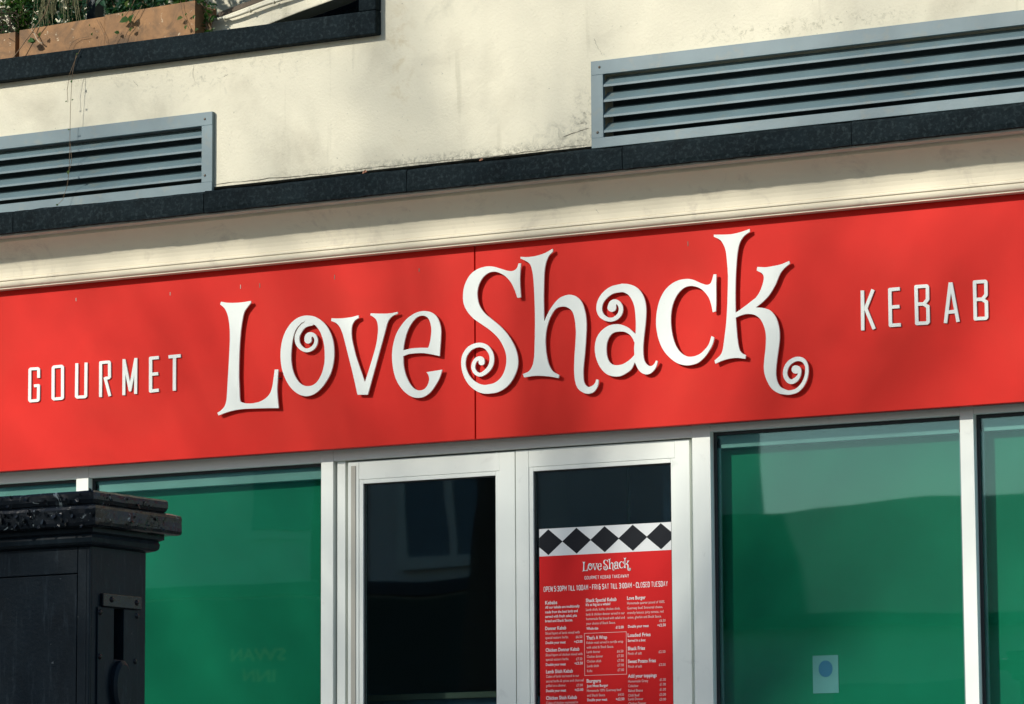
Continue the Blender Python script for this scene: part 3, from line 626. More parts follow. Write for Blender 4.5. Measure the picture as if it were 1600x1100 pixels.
CF = {'O': [[(0,1),(0,5),(1,6),(2,6),(3,5),(3,1),(2,0),(1,0),(0,1)]], 'P': [[(0,0),(0,6),(2.2,6),(3,5.2),(3,3.6),(2.2,2.8),(0,2.8)]], 'E': [[(2.6,6),(0,6),(0,0),(2.6,0)],[(0,3.1),(2.2,3.1)]],
 'N': [[(0,0),(0,6),(3,0),(3,6)]], '5': [[(2.8,6),(0.2,6),(0.1,3.6),(2.2,3.6),(3,2.8),(3,0.9),(2.2,0),(0.7,0),(0,0.9)]], ':': [[(0,1),(0,1.7)],[(0,4),(0,4.7)]], '3': [[(0,5.2),(0.7,6),(2.3,6),(3,5.2),(3,3.8),(2.2,3.1),(1,3.1)],[(2.2,3.1),(3,2.4),(3,0.8),(2.3,0),(0.7,0),(0,0.8)]],
 'M': [[(0,0),(0,6),(1.7,2),(3.4,6),(3.4,0)]], 'T': [[(0,6),(3,6)],[(1.5,6),(1.5,0)]], 'I': [[(0,0),(0,6)]], 'L': [[(0,6),(0,0),(2.4,0)]], '1': [[(0,5),(0.9,6),(0.9,0)]], 'A': [[(0,0),(1.5,6),(3,0)],[(0.5,1.8),(2.5,1.8)]],
 '-': [[(0,3),(1.6,3)]], 'F': [[(2.6,6),(0,6),(0,0)],[(0,3.1),(2.2,3.1)]], 'R': [[(0,0),(0,6),(2.2,6),(3,5.2),(3,3.7),(2.2,2.9),(0,2.9)],[(1.6,2.9),(3,0)]], '&': [[(3,2.8),(0.8,2.8),(0,2.1),(0,0.8),(0.7,0),(2.2,0),(2.9,0.8),(2.9,3.4)],[(2.6,6),(0.8,6),(0.2,5.3),(0.2,3.6),(0.9,2.8)]],
 'S': [[(3,5),(2.3,6),(0.7,6),(0,5.2),(0,4.1),(0.7,3.4),(2.3,2.8),(3,2),(3,0.9),(2.3,0),(0.7,0),(0,1)]], 'C': [[(3,4.8),(3,5.2),(2.3,6),(0.8,6),(0,5.2),(0,0.8),(0.8,0),(2.3,0),(3,0.8),(3,1.2)]], 'D': [[(0,0),(0,6),(2,6),(3,5),(3,1),(2,0),(0,0)]],
 'U': [[(0,6),(0,0.9),(0.8,0),(2.2,0),(3,0.9),(3,6)]], 'Y': [[(0,6),(1.5,3),(3,6)],[(1.5,3),(1.5,0)]], 'G': [[(3,4.9),(2.2,6),(0.8,6),(0,5.2),(0,0.8),(0.8,0),(3,0),(3,2.8),(1.8,2.8)]], 'K': [[(0,0),(0,6)],[(2.8,6),(0,2.8)],[(0.8,3.6),(3,0)]],
 'B': [[(0,0),(0,6),(2.1,6),(2.8,5.3),(2.8,3.9),(2.1,3.1),(0,3.1)],[(2.1,3.1),(3,2.3),(3,0.8),(2.2,0),(0,0)]], 'W': [[(0,6),(0.9,0),(1.9,4.5),(2.9,0),(3.8,6)]]}
CF['0'] = CF['O']; CFL = {}
def caps_line(s_, u0, v, u1, f, h, wt):
    x = 0.0; loops = []
    for ch in s_:
        if ch == ' ': x += 1.9; continue
        if ch not in CFL: CFL[ch] = glyph_loops([('line', [tuple(np.array(q)*10.0) for q in P], wt*10) for P in CF[ch]], 1.0)
        wd = max(p[0] for P in CF[ch] for p in P)
        loops += [l/10.0+np.array([x, 0]) for l in CFL[ch]]; x += wd+1.75
    x -= 1.75
    a = at(f[0]+u0/f[2], f[1]+v/f[2], PY-.0009); b = at(f[0]+u1/f[2], f[1]+(v-(u1-u0)*.05)/f[2], PY-.0009)
    k = np.array([(b[0]-a[0])/x, h/f[2]/340*1.03/6])
    me = loops_mesh('text_line', [l*k for l in loops], -.0004, 0, 0)
    o = link('text_line', me, POSTB, PO); o.location = (a[0], PY-.0009, a[2]); o.rotation_euler = (math.pi/2, 0, 0)
caps_line('GOURMET KEBAB TAKEAWAY', 582, 315, 1060, PH, 32, .36)
caps_line('OPEN 5:30PM TILL 1:00AM - FRI & SAT TILL 3:00AM - CLOSED TUESDAY', 137, 449, 1482, PH, 50, .52)
for r_ in [('Kebabs',134,150,248,'t'),('All our kebabs are traditionally',134,190,462,'b'),('made from the best lamb and',134,235,443,'b'),('served with fresh salad, pita',134,278,437,'b'),('bread and Shack Sauces.',134,320,397,'b'),
    ('Donner Kebab',134,395,334,'t'),('Sliced layers of lamb mixed with',136,438,462,''),('special eastern herbs.',136,480,357,''),('£6.50',427,472,487,''),('Double your meat',138,528,328,'b'),('+£3.00',410,517,490,'b'),
    ('Chicken Donner Kebab',138,602,460,'t'),('Sliced layers of chicken mixed with',138,645,490,''),('special eastern herbs.',140,688,360,''),('£7.50',430,682,488,''),('Double your meat',140,737,330,'b'),('+£3.50',413,724,493,'b'),
    ('Lamb Shish Kebab',142,808,398,'t'),('Cubes of lamb marinated in our',142,850,457,''),('secret herbs & spices and charcoal',142,895,500,''),('grilled on a skewer.',142,938,333,''),('£7.00',433,933,493,''),('Double your meat',142,987,333,'b'),('+£3.00',415,977,497,'b'),
    ('Chicken Shish Kebab',142,1060,437,'t'),('Cubes of chicken marinated in',142,1103,447,''),
    ('Shack Special Kebab',522,128,815,'t'),("It's as big as a whale!",522,165,755,'b'),('Lamb shish, kofte, chicken shish,',524,212,850,''),('lamb & chicken donner served in our',524,257,893,''),('homemade flat bread with salad and',526,300,893,''),('your choice of Shack Sauce.',526,344,805,''),('Whole size',528,392,640,'b'),('£12.00',808,380,883,'b'),
    ("That's A Wrap",528,485,725,'t'),('Kebab meat served in tortilla wrap',528,527,878,''),('with salad & Shack Sauce.',530,572,788,''),('Lamb donner',530,615,660,''),('£6.50',820,609,880,''),('Chicken donner',532,660,685,''),('£7.50',822,653,882,''),('Chicken shish',532,705,668,''),('£7.00',824,697,884,''),('Lamb shish',534,750,645,''),('£7.00',825,741,885,''),('Kofte',534,797,583,''),('£7.00',826,787,886,''),
    ('Burgers',530,897,665,'t'),('Just Meat Burger',532,940,735,'b'),('Homemade 100% Guernsey beef',532,985,860,''),('and Shack Sauce.',534,1030,708,''),('£4.50',830,1022,886,''),('Double your meat',536,1074,726,'b'),('+£2.50',808,1066,890,'b'),
    ('Love Burger',916,105,1092,'t'),('Homemade quarter pound of 100%',917,150,1273,''),('Guernsey beef, Emmental cheese,',917,197,1257,''),('crunchy lettuce, juicy tomato, red',918,241,1263,''),('onion, gherkin and Shack Sauce.',920,286,1243,''),('£6.50',1225,316,1283,''),('Double your meat',925,372,1122,'b'),('+£2.50',1205,360,1285,'b'),
    ('Loaded Fries',922,460,1140,'t'),('Served in a box',922,507,1092,'b'),('Shack Fries',922,587,1087,'t'),('Pinch of salt',924,631,1056,''),('£2.50',1218,614,1282,''),('Sweet Potato Fries',924,710,1190,'t'),('Pinch of salt',926,755,1058,''),('£3.50',1220,737,1283,''),
    ('Add your toppings',925,850,1198,'t'),('Homemade Gravy',926,896,1117,''),('£1.00',1228,880,1286,''),('Coleslaw',926,940,1023,''),('£1.00',1228,925,1286,''),('Baked Beans',928,985,1065,''),('£1.00',1228,974,1286,''),('Chilli Beef',928,1030,1033,''),('£3.00',1226,1022,1287,''),('Lamb Donner',928,1066,1070,''),('£3.00',1226,1068,1287,''),('Chicken Donner',930,1108,1098,'')]:
    pl(r_[0], r_[1], r_[2], r_[3], PT, 27 if r_[4] == 't' else 25, r_[4] == 'b', r_[4] == 't')
q = [at(830+u/6.113, 920+v/6.113, PY) for u, v in ((505, 425), (908, 408), (915, 815), (512, 832))]
bx0, bx1, bz0, bz1 = (q[0][0]+q[3][0])/2, (q[1][0]+q[2][0])/2, (q[2][2]+q[3][2])/2, (q[0][2]+q[1][2])/2; w = .0016
for b in ((bx0, bx1, bz1-w, bz1), (bx0, bx1, bz0, bz0+w), (bx0, bx0+w, bz0+w, bz1-w), (bx1-w, bx1, bz0+w, bz1-w)):
    bx('box_rule', (b[0], b[1], PY-.0007, PY-.0002, b[2], b[3]), POSTT, PO)
allL = np.vstack([np.vstack(l) for l in LOGO]); lmin, lmax = allL.min(0), allL.max(0)
ga, gb = at(910, 895.5, PY-.001), at(985.5, 872, PY-.001); sc = (gb[0]-ga[0])/(lmax[0]-lmin[0])
for Ls in LOGO:
    for dx, dz, yy, m_ in ((.0012, -.0012, PY-.0008, POSTS), (0, 0, PY-.0016, POSTB)):
        me = loops_mesh('logo_letter', [(l-lmin)*sc for l in Ls], -.0005, 0, 0)
        o = link('logo_letter', me, m_, PO); o.location = (ga[0]+dx, yy, ga[2]+dz); o.rotation_euler = (math.pi/2, 0, 0)

# small notice stuck behind the right window
ny = 0.1872
NO = thing('window_notice', (X(1290, 1085, ny), ny, Z(1290, 1085, ny)), 'small white notice with a blue disc on the right green window', 'notice')
nx0, nx1, nz0, nz1 = X(1270, 1050, ny), X(1310, 1050, ny), Z(1290, 1083, ny), Z(1290, 1024, ny)
bx('notice_sheet', (nx0, nx1, ny, ny+.0010, nz0, nz1), mat('pale_notice_card', (0.16, 0.30, 0.29), 0.6), NO)
cxn, czn = X(1290, 1045, ny), Z(1290, 1045, ny)
build('blue_disc', MB().prism_y([(cxn+.034*math.cos(a*math.pi/14), czn+.037*math.sin(a*math.pi/14)) for a in range(28)], ny-.0006, ny-.0001), BLUE, NO)

# ------------------------------------------------------------------ things inside the shop
CT = thing('serving_counter', (-0.9, .5, 0.03), 'dark counter with a pale wooden edge seen through the left door', 'counter')
cz = Z(680, 1083, .5); cz2 = Z(680, 1092, .5)
bx('counter_edge', (X(575, 1087, .5), X(800, 1087, .5), .5, 1.1, cz2, cz), mat('pale_wood_edge', (0.45, 0.33, 0.18), 0.6), CT)
bx('counter_body', (-1.6, -0.1, .54, 1.1, 0.03, cz2-.001), DARK, CT)
tag(build('interior_pipe', MB().tube([(X(982, 760, .9), .9, 0.03), (X(982, 760, .9), .9, 2.88)], .010, 8), GREEN), 'thin green upright pipe behind the right door glass', 'pipe')
tag(bx('upright_board', (X(1036, 760, .5), X(1072, 760, .5), .5, .53, 0.03, 2.6), mat('blue_grey_panel', (0.16, 0.24, 0.30), 0.5)), 'narrow blue-grey upright panel inside the right door', 'panel')

# ------------------------------------------------------------------ iron utility pillar in the foreground
phi = math.radians(-2); d1 = Vector((math.cos(phi), math.sin(phi), 0)); d2 = Vector((-math.sin(phi), math.cos(phi), 0))
P0 = Vector((1.14094705, -5.0, 0)); PD = 0.311; PW = 0.62; PZ0 = -0.01
UP = thing('utility_pillar', P0+d1*(-PW/2)+d2*(PD/2)+Vector((0, 0, PZ0)), 'black iron utility pillar with peeling stepped cap in the left foreground', 'pillar')
def PWd(a, b, z): v = P0+d1*a+d2*b; return (v.x, v.y, z)
def pbox(name, a0, a1, b0, b1, z0, z1, m, **k):
    mb = MB(); P = [PWd(a, b, z) for z in (z0, z1) for a, b in ((a0, b0), (a1, b0), (a1, b1), (a0, b1))]
    mb.add(P, [(0,3,2,1),(4,5,6,7),(0,1,5,4),(1,2,6,5),(2,3,7,6),(3,0,4,7)])
    return build(name, mb, m, UP, **k)
def ring_loft(name, levels, m, amp, seedv, nu=70):  # stepped cap: each level = (overhang, z); wavy peeling surface
    mb = MB(); per = []
    def outline(o):
        A0, A1, B0, B1 = -PW-o, o, -o, PD+o; pts = []
        for (pa, pb), (qa, qb), k in (((A0, B0), (A1, B0), nu), ((A1, B0), (A1, B1), nu//2), ((A1, B1), (A0, B1), nu//3), ((A0, B1), (A0, B0), nu//3)):
            for i in range(k): pts.append((pa+(qa-pa)*i/k, pb+(qb-pb)*i/k))
        return pts
    n = None; vs = []
    for o, z in levels:
        pts = outline(o); n = len(pts)
        for i, (a, b) in enumerate(pts):
            h = noise.noise(Vector((a*14, b*14, z*25+seedv)))+0.4*noise.noise(Vector((a*45, b*45, z*50+seedv)))
            h2 = noise.noise(Vector((a*23, b*23, z*9+seedv*2)))
            ca, cb = -PW/2, PD/2
            sa = 1 if a > ca+PW/2-0.01 else (-1 if a < -PW+0.01 else 0); sb = -1 if b < 0.01 else (1 if b > PD-0.01 else 0)
            vs.append(PWd(a+sa*h*amp, b+sb*h*amp, z+h2*amp*0.7))
    m_ = len(levels)
    fs = [(j*n+i, j*n+(i+1) % n, (j+1)*n+(i+1) % n, (j+1)*n+i) for j in range(m_-1) for i in range(n)]
    fs += [tuple(range(n))[::-1], tuple(range((m_-1)*n, m_*n))]
    mb.add(vs, fs); return build(name, mb, m, UP)
ring_loft('cap_upper_tier', [(0.040, 1.672), (0.047, 1.6775), (0.052, 1.690), (0.052, 1.702), (0.051, 1.712), (0.046, 1.7185)], CAP, 0.0020, 3.3)
ring_loft('cap_lower_tier', [(0.074, 1.598), (0.084, 1.602), (0.086, 1.612), (0.086, 1.625), (0.086, 1.640), (0.086, 1.655), (0.083, 1.664), (0.062, 1.671), (0.046, 1.6745)], CAP, 0.0024, 9.1)
ring_loft('cornice', [(0.006, 1.540), (0.024, 1.545), (0.032, 1.552), (0.034, 1.566), (0.030, 1.577), (0.044, 1.583), (0.044, 1.5975)], IRON, 0.0005, 1.0)
bw, gp = 0.0525, 0.003
# body: corner posts, top plate, door
bm_ = MB()
for a0, a1, b0, b1, z0, z1 in ((-PW, -.07, .012, PD, PZ0, 1.541), (-.07, 0, .012, .1287, PZ0, 1.541), (-.07, 0, .1822, PD, PZ0, 1.541), (-.07, 0, .1287, .1822, PZ0, 1.1737), (-.07, 0, .1287, .1822, 1.3433, 1.541)):
    P_ = [PWd(a, b, z) for z in (z0, z1) for a, b in ((a0, b0), (a1, b0), (a1, b1), (a0, b1))]
    bm_.add(P_, [(0,3,2,1),(4,5,6,7),(0,1,5,4),(1,2,6,5),(2,3,7,6),(3,0,4,7)])
build('body', bm_, IRON, UP)
pbox('front_frame', -0.049, 0.0008, 0.0, 0.0118, PZ0, 1.541, IRON, bevel=.003)
pbox('front_frame', -PW, -0.0505, 0.0, 0.0118, 1.4535, 1.541, IRON, bevel=.002)
pbox('front_frame', -PW, -PW+0.05, 0.0, 0.0118, PZ0, 1.4520, IRON, bevel=.002)
pbox('door_panel', -PW+0.053, -0.0525, 0.0012, 0.0118, 0.16, 1.4500, IRON, bevel=.002)
pbox('corner_bead', -0.017, -0.012, -0.0015, 0.0, PZ0, 1.541, IRON, bevel=.001)
# side face: hasp plate, slotted plate, rivets, lock cover
so = 0.001
for z0, z1, b0, b1 in ((0.6, 1.3435, 0.04, 0.1285), (0.6, 1.3435, 0.1824, 0.262), (0.6, 1.1735, 0.1287, 0.1822)):
    pbox('slotted_plate', so, 0.006, b0, b1, z0, z1, IRON, bevel=.0015)
pbox('slot_recess', -.0695, -0.066, 0.1287, 0.1822, 1.1737, 1.3433, GASKET)
pbox('hasp_plate', so, 0.012, 0.060, 0.274, 1.345, 1.389, CAP, bevel=.003)
for b, z, x in ((0.1066, 1.370, .012), (0.2467, 1.368, .012), (0.0511, 1.3247, .006), (0.2556, 1.3246, .006), (0.0511, 1.1797, .006), (0.2467, 1.1725, .006)):
    build('rivet', MB().dome(PWd(x-.0005, b, z), d1, .0105, .0075, 10, 3), CAP, UP, smooth=True)
lk = []
for k in range(24):
    a = k/24*2*math.pi; lk.append((0.158+0.050*math.cos(a), 1.085+0.086*math.sin(a)))
mb = MB(); n_ = len(lk)
vs = [PWd(.0062, b, z) for b, z in lk]+[PWd(.022, b, z) for b, z in lk]+[PWd(.030, 0.158+(b-.158)*.8, 1.085+(z-1.085)*.85) for b, z in lk]
mb.add(vs, [(j*n_+i, j*n_+(i+1) % n_, (j+1)*n_+(i+1) % n_, (j+1)*n_+i) for j in range(2) for i in range(n_)]+[tuple(range(2*n_, 3*n_))])
build('lock_cover', mb, IRON, UP)
# curled flakes of paint on the cap
mb = MB()
rf = random.Random(5)
def flake(a, b, z, nvec, tvec, s):
    nvec = Vector(nvec); tvec = Vector(tvec).normalized(); u = nvec.cross(tvec).normalized(); c0 = Vector(PWd(a, b, z))
    k = 4; vs = []
    for i in range(k+1):
        t = i/k; lift = (t**2)*s*rf.uniform(.35, .7); wd = s*(0.5+0.3*math.sin(t*3)+rf.uniform(-.12, .12))
        vs += [c0+tvec*s*t+nvec*(lift+.0008)+u*wd*.6, c0+tvec*s*t+nvec*(lift+.0008)-u*wd*.6]
    mb.add(vs, [(2*i, 2*i+1, 2*i+3, 2*i+2) for i in range(k)])
for i in range(95):
    low = rf.random() < .6
    z = rf.uniform(1.604, 1.655) if low else rf.uniform(1.682, 1.712); o = .0885 if low else .054
    an = rf.uniform(0, 6.28)
    if rf.random() < .72: flake(rf.uniform(-.40, o-.01), -o, z, -d2, d1*math.cos(an)+Vector((0, 0, 1))*math.sin(an), rf.uniform(.005, .020))
    else: flake(o, rf.uniform(0, PD), z, d1, d2*math.cos(an)+Vector((0, 0, 1))*math.sin(an), rf.uniform(.004, .012))
tag(build('paint_flakes', mb, CAP, UP), kind='stuff')

# ------------------------------------------------------------------ planters and plants in the recess
def trough(xs0, xs1, zt0, zt1, splits, label, y0=0.055, y1=0.245):
    t = thing('planter_trough', ((xs0+xs1)/2, (y0+y1)/2, SILL1), label, 'planter', 'plywood planter troughs on the sill')
    cuts = [xs0]+splits+[xs1]
    for i in range(len(cuts)-1):
        a, b = cuts[i]+.001, cuts[i+1]-.001; f = lambda x: zt0+(zt1-zt0)*(x-xs0)/(xs1-xs0)+(0.006 if i else 0)
        build('front_board', MB().prism_y([(a, SILL1+.001), (b, SILL1+.001), (b, f(b)), (a, f(a))], y0-.003*i, y0+.016), WOOD, t, bevel=.0015)
    build('back_board', MB().prism_y([(xs0, SILL1+.001), (xs1, SILL1+.001), (xs1, zt1), (xs0, zt0)], y1-.016, y1), WOOD, t)
    bx('side_board', (xs0+.0012, xs0+.016, y0+.0165, y1-.0165, SILL1+.001, zt0-.004), WOOD, t)
    bx('side_board', (xs1-.016, xs1-.0012, y0+.0165, y1-.0165, SILL1+.001, zt1-.006), WOOD, t)
    bx('soil', (xs0+.0165, xs1-.0165, y0+.0165, y1-.0165, SILL1+.001, min(zt0, zt1)-.022), SOIL, t)
    return t
tx = [X(30, 60, .055), X(164, 40, .055), X(305.5, 25, .055), X(24, 70, .055)]
trough(tx[0], tx[2], 4.705, 4.730, [tx[1]], 'right plywood planter trough on the dark sill beside the cream conduit')
trough(-3.9, tx[3], 4.69, 4.700, [], 'left plywood planter trough at the left edge of the sill')
def leaf(mb, p, d, nrm, l, w, fold=0.25):
    d = Vector(d).normalized(); s_ = d.cross(Vector(nrm)); s_ = s_.normalized() if s_.length > 1e-3 else Vector((1, 0, 0)); n = s_.cross(d).normalized(); p = Vector(p)
    vs = [p, p+d*l*.30+s_*w*.42+n*w*fold, p+d*l*.65+s_*w*.36+n*w*fold*.8, p+d*l-n*l*.10, p+d*l*.65-s_*w*.36+n*w*fold*.8, p+d*l*.30-s_*w*.42+n*w*fold, p+d*l*.33, p+d*l*.66]
    mb.add(vs, [(0, 1, 6), (1, 2, 7, 6), (2, 3, 7), (3, 4, 7), (4, 5, 6, 7), (5, 0, 6)])
rp = random.Random(11)
def rv(r): return Vector((r.uniform(-1, 1), r.uniform(-1, 1), r.uniform(-1, 1)))
def plant(x, y, z, ns, h, sp, nl, ls, lm, label, droop=0.0, big=2, name='leafy_plant', bare=0.15):
    t = thing(name, (x, y, z), label, 'plant', 'plants growing in the planter troughs')
    st = MB(); fo = MB(); tips = []
    for i in range(ns):
        an = rp.uniform(0, 6.28); out = Vector((math.cos(an)*sp, math.sin(an)*sp*.30, 0)); hh_ = h*rp.uniform(.55, 1.1); k = 7
        pts = []
        for j in range(k+1):
            u = j/k
            pts.append(Vector((x+rp.uniform(-.02, .02), y, z-.02))*1.0+out*u**1.3*rp.uniform(.85, 1.1)+Vector((0, 0, hh_*u-droop*hh_*u*u))+rv(rp)*.012*u)
        for p in pts: p.y = min(max(p.y, -.06), .9)
        st.tube(pts, [0.0032*(1-.75*j/k)+.0006 for j in range(k+1)], 5)
        for q in range(nl):
            if rp.random() < bare: continue
            u = rp.uniform(.12, 1)*k; j = min(int(u), k-1); p = pts[j].lerp(pts[j+1], u-j)
            d = rv(rp)+Vector((0, -.35, .15)); l = ls*rp.uniform(.55, 1.25)
            leaf(fo, p+rv(rp)*.006, d, rv(rp)+Vector((0, -.6, .8)), l, l*rp.uniform(.45, .7))
        tips.append(pts[-1])
    build('stem', st, STEM, t)
    tag(build('foliage', fo, lm, t), kind='stuff')
    for p in tips[:big]:
        lb = MB(); leaf(lb, p-Vector((0, .02, .05)), rv(rp)+Vector((0, -.8, .1)), (0, -1, .6), ls*1.6, ls*1.0); build('leaf', lb, lm, t)
    return t
zs = 4.69
def PX(px, Y=0.15): return X(px, 30, Y)
plant(PX(-25), .15, zs-.02, 12, .42, .16, 45, .034, LEAF3, 'bright yellow-green bush at the far left edge of the sill', bare=.05)
plant(PX(35), .16, zs, 16, .40, .14, 60, .032, LEAF, 'dense mid-green bush in the trough left of the dark post', bare=.05)
plant(PX(75), .15, zs, 16, .34, .12, 55, .034, LEAF2, 'blue-green bush beside the dark gap between the troughs', bare=.05)
plant(PX(112), .17, zs, 16, .30, .10, 40, .030, LEAF2, 'stalky dark shrub just left of the dark post', bare=.2)
plant(PX(180), .17, zs, 14, .30, .09, 50, .034, LEAF2, 'dark leafy shrub just right of the dark post', bare=.1)
plant(PX(225), .16, zs+.01, 12, .28, .10, 40, .036, LEAF2, 'loose blue-green plant above the tall right board')
plant(PX(280), .16, zs+.02, 10, .26, .08, 26, .034, LEAF, 'sparse mid-green plant at the right end of the trough', bare=.2)
plant(PX(325, .12), .12, SILL1+.02, 6, .26, .04, 16, .032, LEAF, 'thin upright seedling between the trough and the conduit', bare=.2)
fo = MB()
for i in range(4200):
    px_ = rp.uniform(-40, 330); y_ = rp.uniform(.45, .95)
    p = (PX(px_, y_), y_, rp.uniform(4.6, 5.5)-(.25 if px_ > 270 else 0)*rp.random())
    l = rp.uniform(.03, .06); leaf(fo, p, rv(rp), rv(rp)+Vector((0, -.6, .8)), l, l*.6)
tag(build('climbing_foliage', fo, LEAF2), 'dense dark foliage filling the recess behind the planters', 'foliage', kind='stuff')
# dead material: dark root tangle at left, hanging grassy stems
dt = thing('dry_tangle', (PX(10), .12, 4.69), 'brown tangle of dry stems above the left trough', 'plant', 'plants growing in the planter troughs')
mb = MB()
for i in range(70):
    c0 = Vector((PX(14)+rp.uniform(-.09, .09), .10+rp.uniform(-.03, .05), 4.76+rp.uniform(-.07, .06))); d = rv(rp).normalized()*.07
    mb.tube([c0-d, c0+rv(rp)*.02, c0+d], .0016, 4)
tag(build('stems', mb, mat('dark_dry_stem', (0.06, 0.04, 0.025), .9)), kind='stuff').parent = dt
dt.children[0].matrix_parent_inverse = Matrix.Translation(-Vector(dt.location))
gt = thing('grassy_stems', (PX(110), .08, 4.70), 'drooping straw-coloured grassy stems hanging left of the dark post', 'plant', 'plants growing in the planter troughs')
mb = MB()
for i in range(60):
    x = PX(rp.uniform(70, 132)); z0 = rp.uniform(4.86, 4.98); ln_ = rp.uniform(.10, .24); dx = rp.uniform(-.05, .05)
    mb.tube([(x, .10, z0), (x+dx*.4, .075, z0-ln_*.4), (x+dx, .06+rp.uniform(0, .04), z0-ln_)], .0011, 4)
tag(build('stems', mb, mat('straw_stem', (0.20, 0.19, 0.09), .8), gt), kind='stuff')
def vine(name, label, paths, leaves, Y, m, rad=.0016, cat='vine'):
    p0 = at(*paths[0][0], Y); t = thing(name, tuple(p0), label, cat)
    for pth in paths:
        pts = cr_chain([at(a, b, Y+(0 if k == 0 else rp.uniform(-.004, .004))) for k, (a, b) in enumerate(pth)], False) if len(pth) > 2 else [at(a, b, Y) for a, b in pth]
        build('stem', MB().tube([tuple(p) for p in pts[::2]]+[tuple(pts[-1])], rad, 5), m, t)
    for a, b, l, dx, dz in leaves:
        lb = MB(); leaf(lb, at(a, b, Y-.004), (dx, -.25, dz), (0, -1, .35), l, l*.75); build('leaf', lb, LEAF3 if rp.random() < .4 else LEAF, t)
    return t
vine('trailing_vine', 'thin vine trailing over the sill down across the left grille', [[(127, 74), (118, 92), (109, 115), (105, 140), (106, 160)], [(119, 86), (114, 110), (112, 130), (110, 170), (109, 230), (108, 268), (105, 290), (98, 312), (88, 322)], [(110, 225), (112, 250), (110, 262)]],
     [(119, 86, .016, .7, .4), (112, 125, .018, .2, -.8), (105, 158, .012, -.8, -.3), (112, 157, .014, .8, .2), (109, 203, .012, .5, .2), (109, 203, .012, -.6, .1), (108, 266, .024, -.1, -.8), (91, 321, .014, -.5, .3)], -.012, STEM, .0013)
vine('bare_twig', 'pale crooked bare twig in front of the left trough', [[(53, 37), (49, 46), (54, 53), (58, 62), (62, 66), (66, 68)]], [], .03, TWIG, .0032, 'twig')
vine('woody_vine', 'long brown stem slanting across the left trough and sill', [[(80, -6), (75, 10), (67, 27), (57, 40), (50, 51), (41, 62), (30, 78), (20, 91)]], [(45, 64, .050, .5, -.1), (56, 66, .045, -.6, .2), (62, 58, .03, .3, .6)], .022, STEM, .0026, 'stem')
vine('young_shoot', 'green shoot with leaves leaning over the tall right board', [[(212, -4), (206, 10), (198, 22), (190, 32)], [(222, 8), (212, 26), (205, 40), (198, 52), (193, 64)]],
     [(203, 31, .058, -.9, -.1), (203, 36, .050, .6, .9), (198, 12, .04, .3, .6), (203, 50, .03, .5, .5), (187, 52, .03, -.7, .2), (192, 26, .02, .2, .5)], .035, STEM, .0016, 'shoot')
vine('side_shoot', 'small shoot with pointed leaves near the right end of the trough', [[(282, 2), (285, 20), (290, 33), (296, 46)]], [(286, 27, .035, -.9, -.3), (292, 39, .026, -.2, -.8), (290, 25, .018, .5, .6), (302, 30, .025, .5, .7), (305, 48, .028, .6, .1)], .035, STEM, .0013, 'shoot')
vine('curved_stem', 'thin dark stem curving over the middle board', [[(151, 30), (158, 44), (164, 56), (167, 68)], [(108, 76), (114, 65), (124, 60), (138, 57)], [(186, 48), (183, 57), (178, 66)]], [(140, 41, .012, .3, .7), (144, 56, .018, .2, .5)], .04, STEM, .0012, 'stem')
# railing post
tag(bx('railing_post', (X(135, 20, .27), X(148, 20, .27), .27, .35, 4.45, 6.2), POSTM, bevel=.003), 'dark blue square railing post behind the planter', 'post')
tag(bx('railing_post', (X(151, 20, .40), X(159, 20, .40), .36, .42, 4.45, 6.2), POSTM, bevel=.003), 'narrower dark post directly behind the blue railing post', 'post')
# conduit with clips
cpts = [at(a, b, .17) for a, b in ((308, 31.5), (330, 30), (352, 28.5), (372, 23), (392, 15.5), (420, 5), (450, -4), (500, -22))]
CD = thing('conduit', tuple(cpts[0]), 'cream plastic conduit clipped to the sloping cream beam', 'pipe')
build('pipe', MB().tube([tuple(p) for p in cr_chain(cpts, False)], .0085, 10), PIPE, CD, smooth=True)
for a, b in ((351, 28.5), (391, 16), (428, 2.5)):
    p = Vector(at(a, b, .17)); build('clip', MB().tube([p+Vector((-.006, 0, .003)), p+Vector((.006, 0, -.003))], .0115, 10), PIPE, CD)
# dry leaves on the ledge
for px, py, lab, sz in ((570, 271, 'dry brown leaf lying on the dark ledge left of centre', .03), (752, 257, 'thin dry leaf on the dark ledge above the word Shack', .022)):
    t = thing('dry_leaf', tuple(at(px, py, LY+.02)), lab, 'leaf', 'dry leaves on the ledge'); lb = MB(); p = at(px, py, LY+.012)
    zz = LZ1+.004
    leaf(lb, (p[0]-sz*.5, LY+.012, zz), (1, -.1, .25), (0, -1, .5), sz, sz*.6); build('blade', lb, DRY, t)
    lb = MB(); leaf(lb, (p[0], LY+.012, zz), (.3, -.1, .9), (0.5, -1, .2), sz*.6, sz*.5); build('blade', lb, DRY, t)

# ------------------------------------------------------------------ across the street (seen only as reflections and shade)
PB = thing('pub_building', (-15, -22, -1.1), 'dark-fronted pub across the street with gold lettering, reflected in the glass', 'building')
bx('wall', (-26, -10.4, -25, -20.0, -1.1, 8.0), BRICK, PB)
bx('fascia', (-25.5, -10.5, -19.98, -19.80, 2.2, 3.5), PUBG, PB)
build('roof', MB().prism_x([(-25.3, 8.0), (-19.6, 8.0), (-22.5, 10.2)], -26.3, -10.1), SLATE, PB)
for i in range(4):
    x = -24.5+i*3.4
    for z0, z1 in ((4.3, 6.2), (-.2, 1.9)):
        w_ = bx('window', (x, x+1.3, -19.995, -19.93, z0, z1), DARK, PB); bx('frame', (x-.08, x+1.38, -19.992, -19.96, z0-.1, z0), WHITE, w_)
w_ = bx('window', (-12.3, -11.2, -19.995, -19.93, 3.95, 5.5), DARK, PB)
